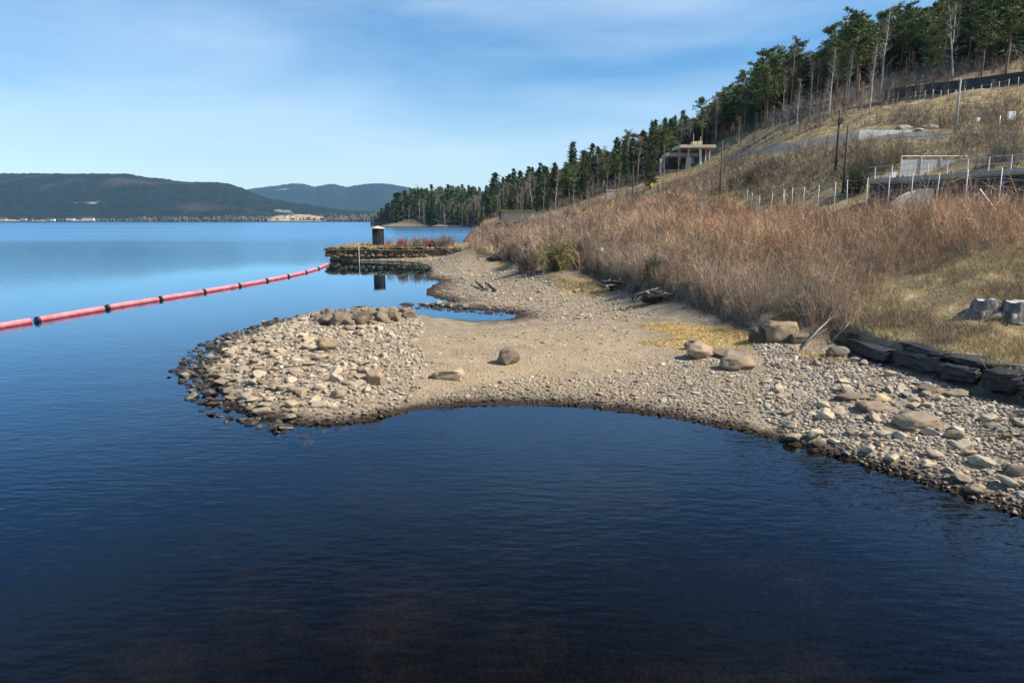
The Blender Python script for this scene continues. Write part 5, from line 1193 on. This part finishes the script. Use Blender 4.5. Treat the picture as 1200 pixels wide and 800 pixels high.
# ------------------------------------------------------------------ canopy building, low shed, white board
p = Vector(hit(815, 196)); cb = empty('canopy_building', p); tag(cb, 'flat roofed canopy building with a slanted white column on the hillside', 'building'); k = p.y / F
def cbx(x0, x1, y0, y1, dy, dep, mat, name): return MB().box((((x0 + x1) / 2 - 815) * k, dy + dep / 2, (196 - (y0 + y1) / 2) * k), ((x1 - x0) * k, dep, (y1 - y0) * k)).build(name, M[mat], cb)
cbx(794.5, 835, 172, 175.2, -1.5, 7, 'beige', 'canopy_roof'); cbx(811, 816, 167.5, 171.9, 0, 2, 'beige', 'roof_box'); cbx(816.6, 821.5, 167, 171.8, 0, 2, 'beige', 'roof_box')
cbx(782, 818, 180, 184.0, .5, 5, 'greyconc', 'lower_roof'); cbx(784, 813, 184.6, 197, 3.5, .4, 'netting', 'back_wall'); cbx(820, 834, 175.3, 190, 3.0, .4, 'rust', 'back_wall')
cbx(817, 829, 181, 191, 2.4, .2, 'greenglass', 'window'); cbx(807, 840, 191.5, 194.5, 1.4, .15, 'green', 'glass_rail'); cbx(806, 811, 184.6, 201, 1.0, .6, 'whiteconc', 'pillar')
MB().poly([((818.2 - 815) * k, -.3, 20.6 * k), ((820.6 - 815) * k, -.3, 20.6 * k), ((821.4 - 815) * k, -.3, 2 * k), ((819.6 - 815) * k, -.3, 2 * k),
           ((818.2 - 815) * k, .2, 20.6 * k), ((820.6 - 815) * k, .2, 20.6 * k), ((821.4 - 815) * k, .2, 2 * k), ((819.6 - 815) * k, .2, 2 * k)],
          [(0, 1, 2, 3), (7, 6, 5, 4), (0, 4, 5, 1), (1, 5, 6, 2), (2, 6, 7, 3), (3, 7, 4, 0)]).build('slanted_column', M['white'], cb)
for xx in (826, 830.5): cbx(xx, xx + .8, 176, 193, .2, .15, 'white', 'post')
cbx(775, 777.5, 186, 206, .5, .4, 'concrete', 'pillar'); cbx(805, 806, 175.3, 200, -.5, .2, 'concrete', 'post')
MB().tube([((812 - 815) * k, .5, 28 * k), ((812 - 815) * k, .5, 37 * k)], .05, 6).build('mast', M['steel'], cb); MB().tube([((820 - 815) * k, .5, 29 * k), ((820 - 815) * k, .5, 34 * k)], .05, 6).build('mast', M['steel'], cb)
p = Vector(atY(606, 254, 160)); sh = empty('low_shed', p); tag(sh, 'low shed with a long mossy flat roof behind the left thicket', 'shed'); k = p.y / F
MB().box((0, 2.5, .3 * k), (38 * k, 5, 12 * k)).build('wall', M['beige'], sh); MB().box((0, 2.3, 6.8 * k), (42 * k, 6, 1.4 * k)).build('roof', simple('mossy_roof', (.16, .15, .075), .9, .3, .8), sh)
MB().box((-20 * k, 2.3, 2 * k), (1.6 * k, 5.4, 10 * k)).build('end_wall', M['roofdark'], sh)
p = atY(664, 255, 140); o = MB().box((0, 0, 0), (28 * 140 / F, 1.2, .35), 0).build('concrete_edge', M['whiteconc']); o.location = p; tag(o, 'white horizontal concrete edge behind the thicket below the forest', 'edge')
p = atY(714, 240, 135); e = empty('concrete_block', (p[0], p[1], Z(p[0], p[1]))); tag(e, 'pale upright concrete block above the thicket', 'block'); MB().box((0, 0, .9), (1.3, 1.0, 2.4)).build('body', M['concrete'], e); MB().box((0, 0, 2.16), (1.45, 1.15, .16)).build('cap', M['whiteconc'], e)
p = hit(1182, 560)

# ------------------------------------------------------------------ air
hm = bpy.data.materials.new('haze'); hm.use_nodes = True; hn = hm.node_tree.nodes; hn.remove(hn['Principled BSDF'])
pv = hn.new('ShaderNodeVolumePrincipled'); pv.inputs['Color'].default_value = (.30, .62, 1.0, 1); pv.inputs['Density'].default_value = 3.6e-5; pv.inputs['Anisotropy'].default_value = .0
hm.node_tree.links.new(pv.outputs[0], hn['Material Output'].inputs['Volume'])
hb = MB().box((0, 5600, 255), (15000, 12400, 522)).build('haze', hm); tag(hb, 'thin blue haze over the lake and the far hills', 'haze', kind='stuff')
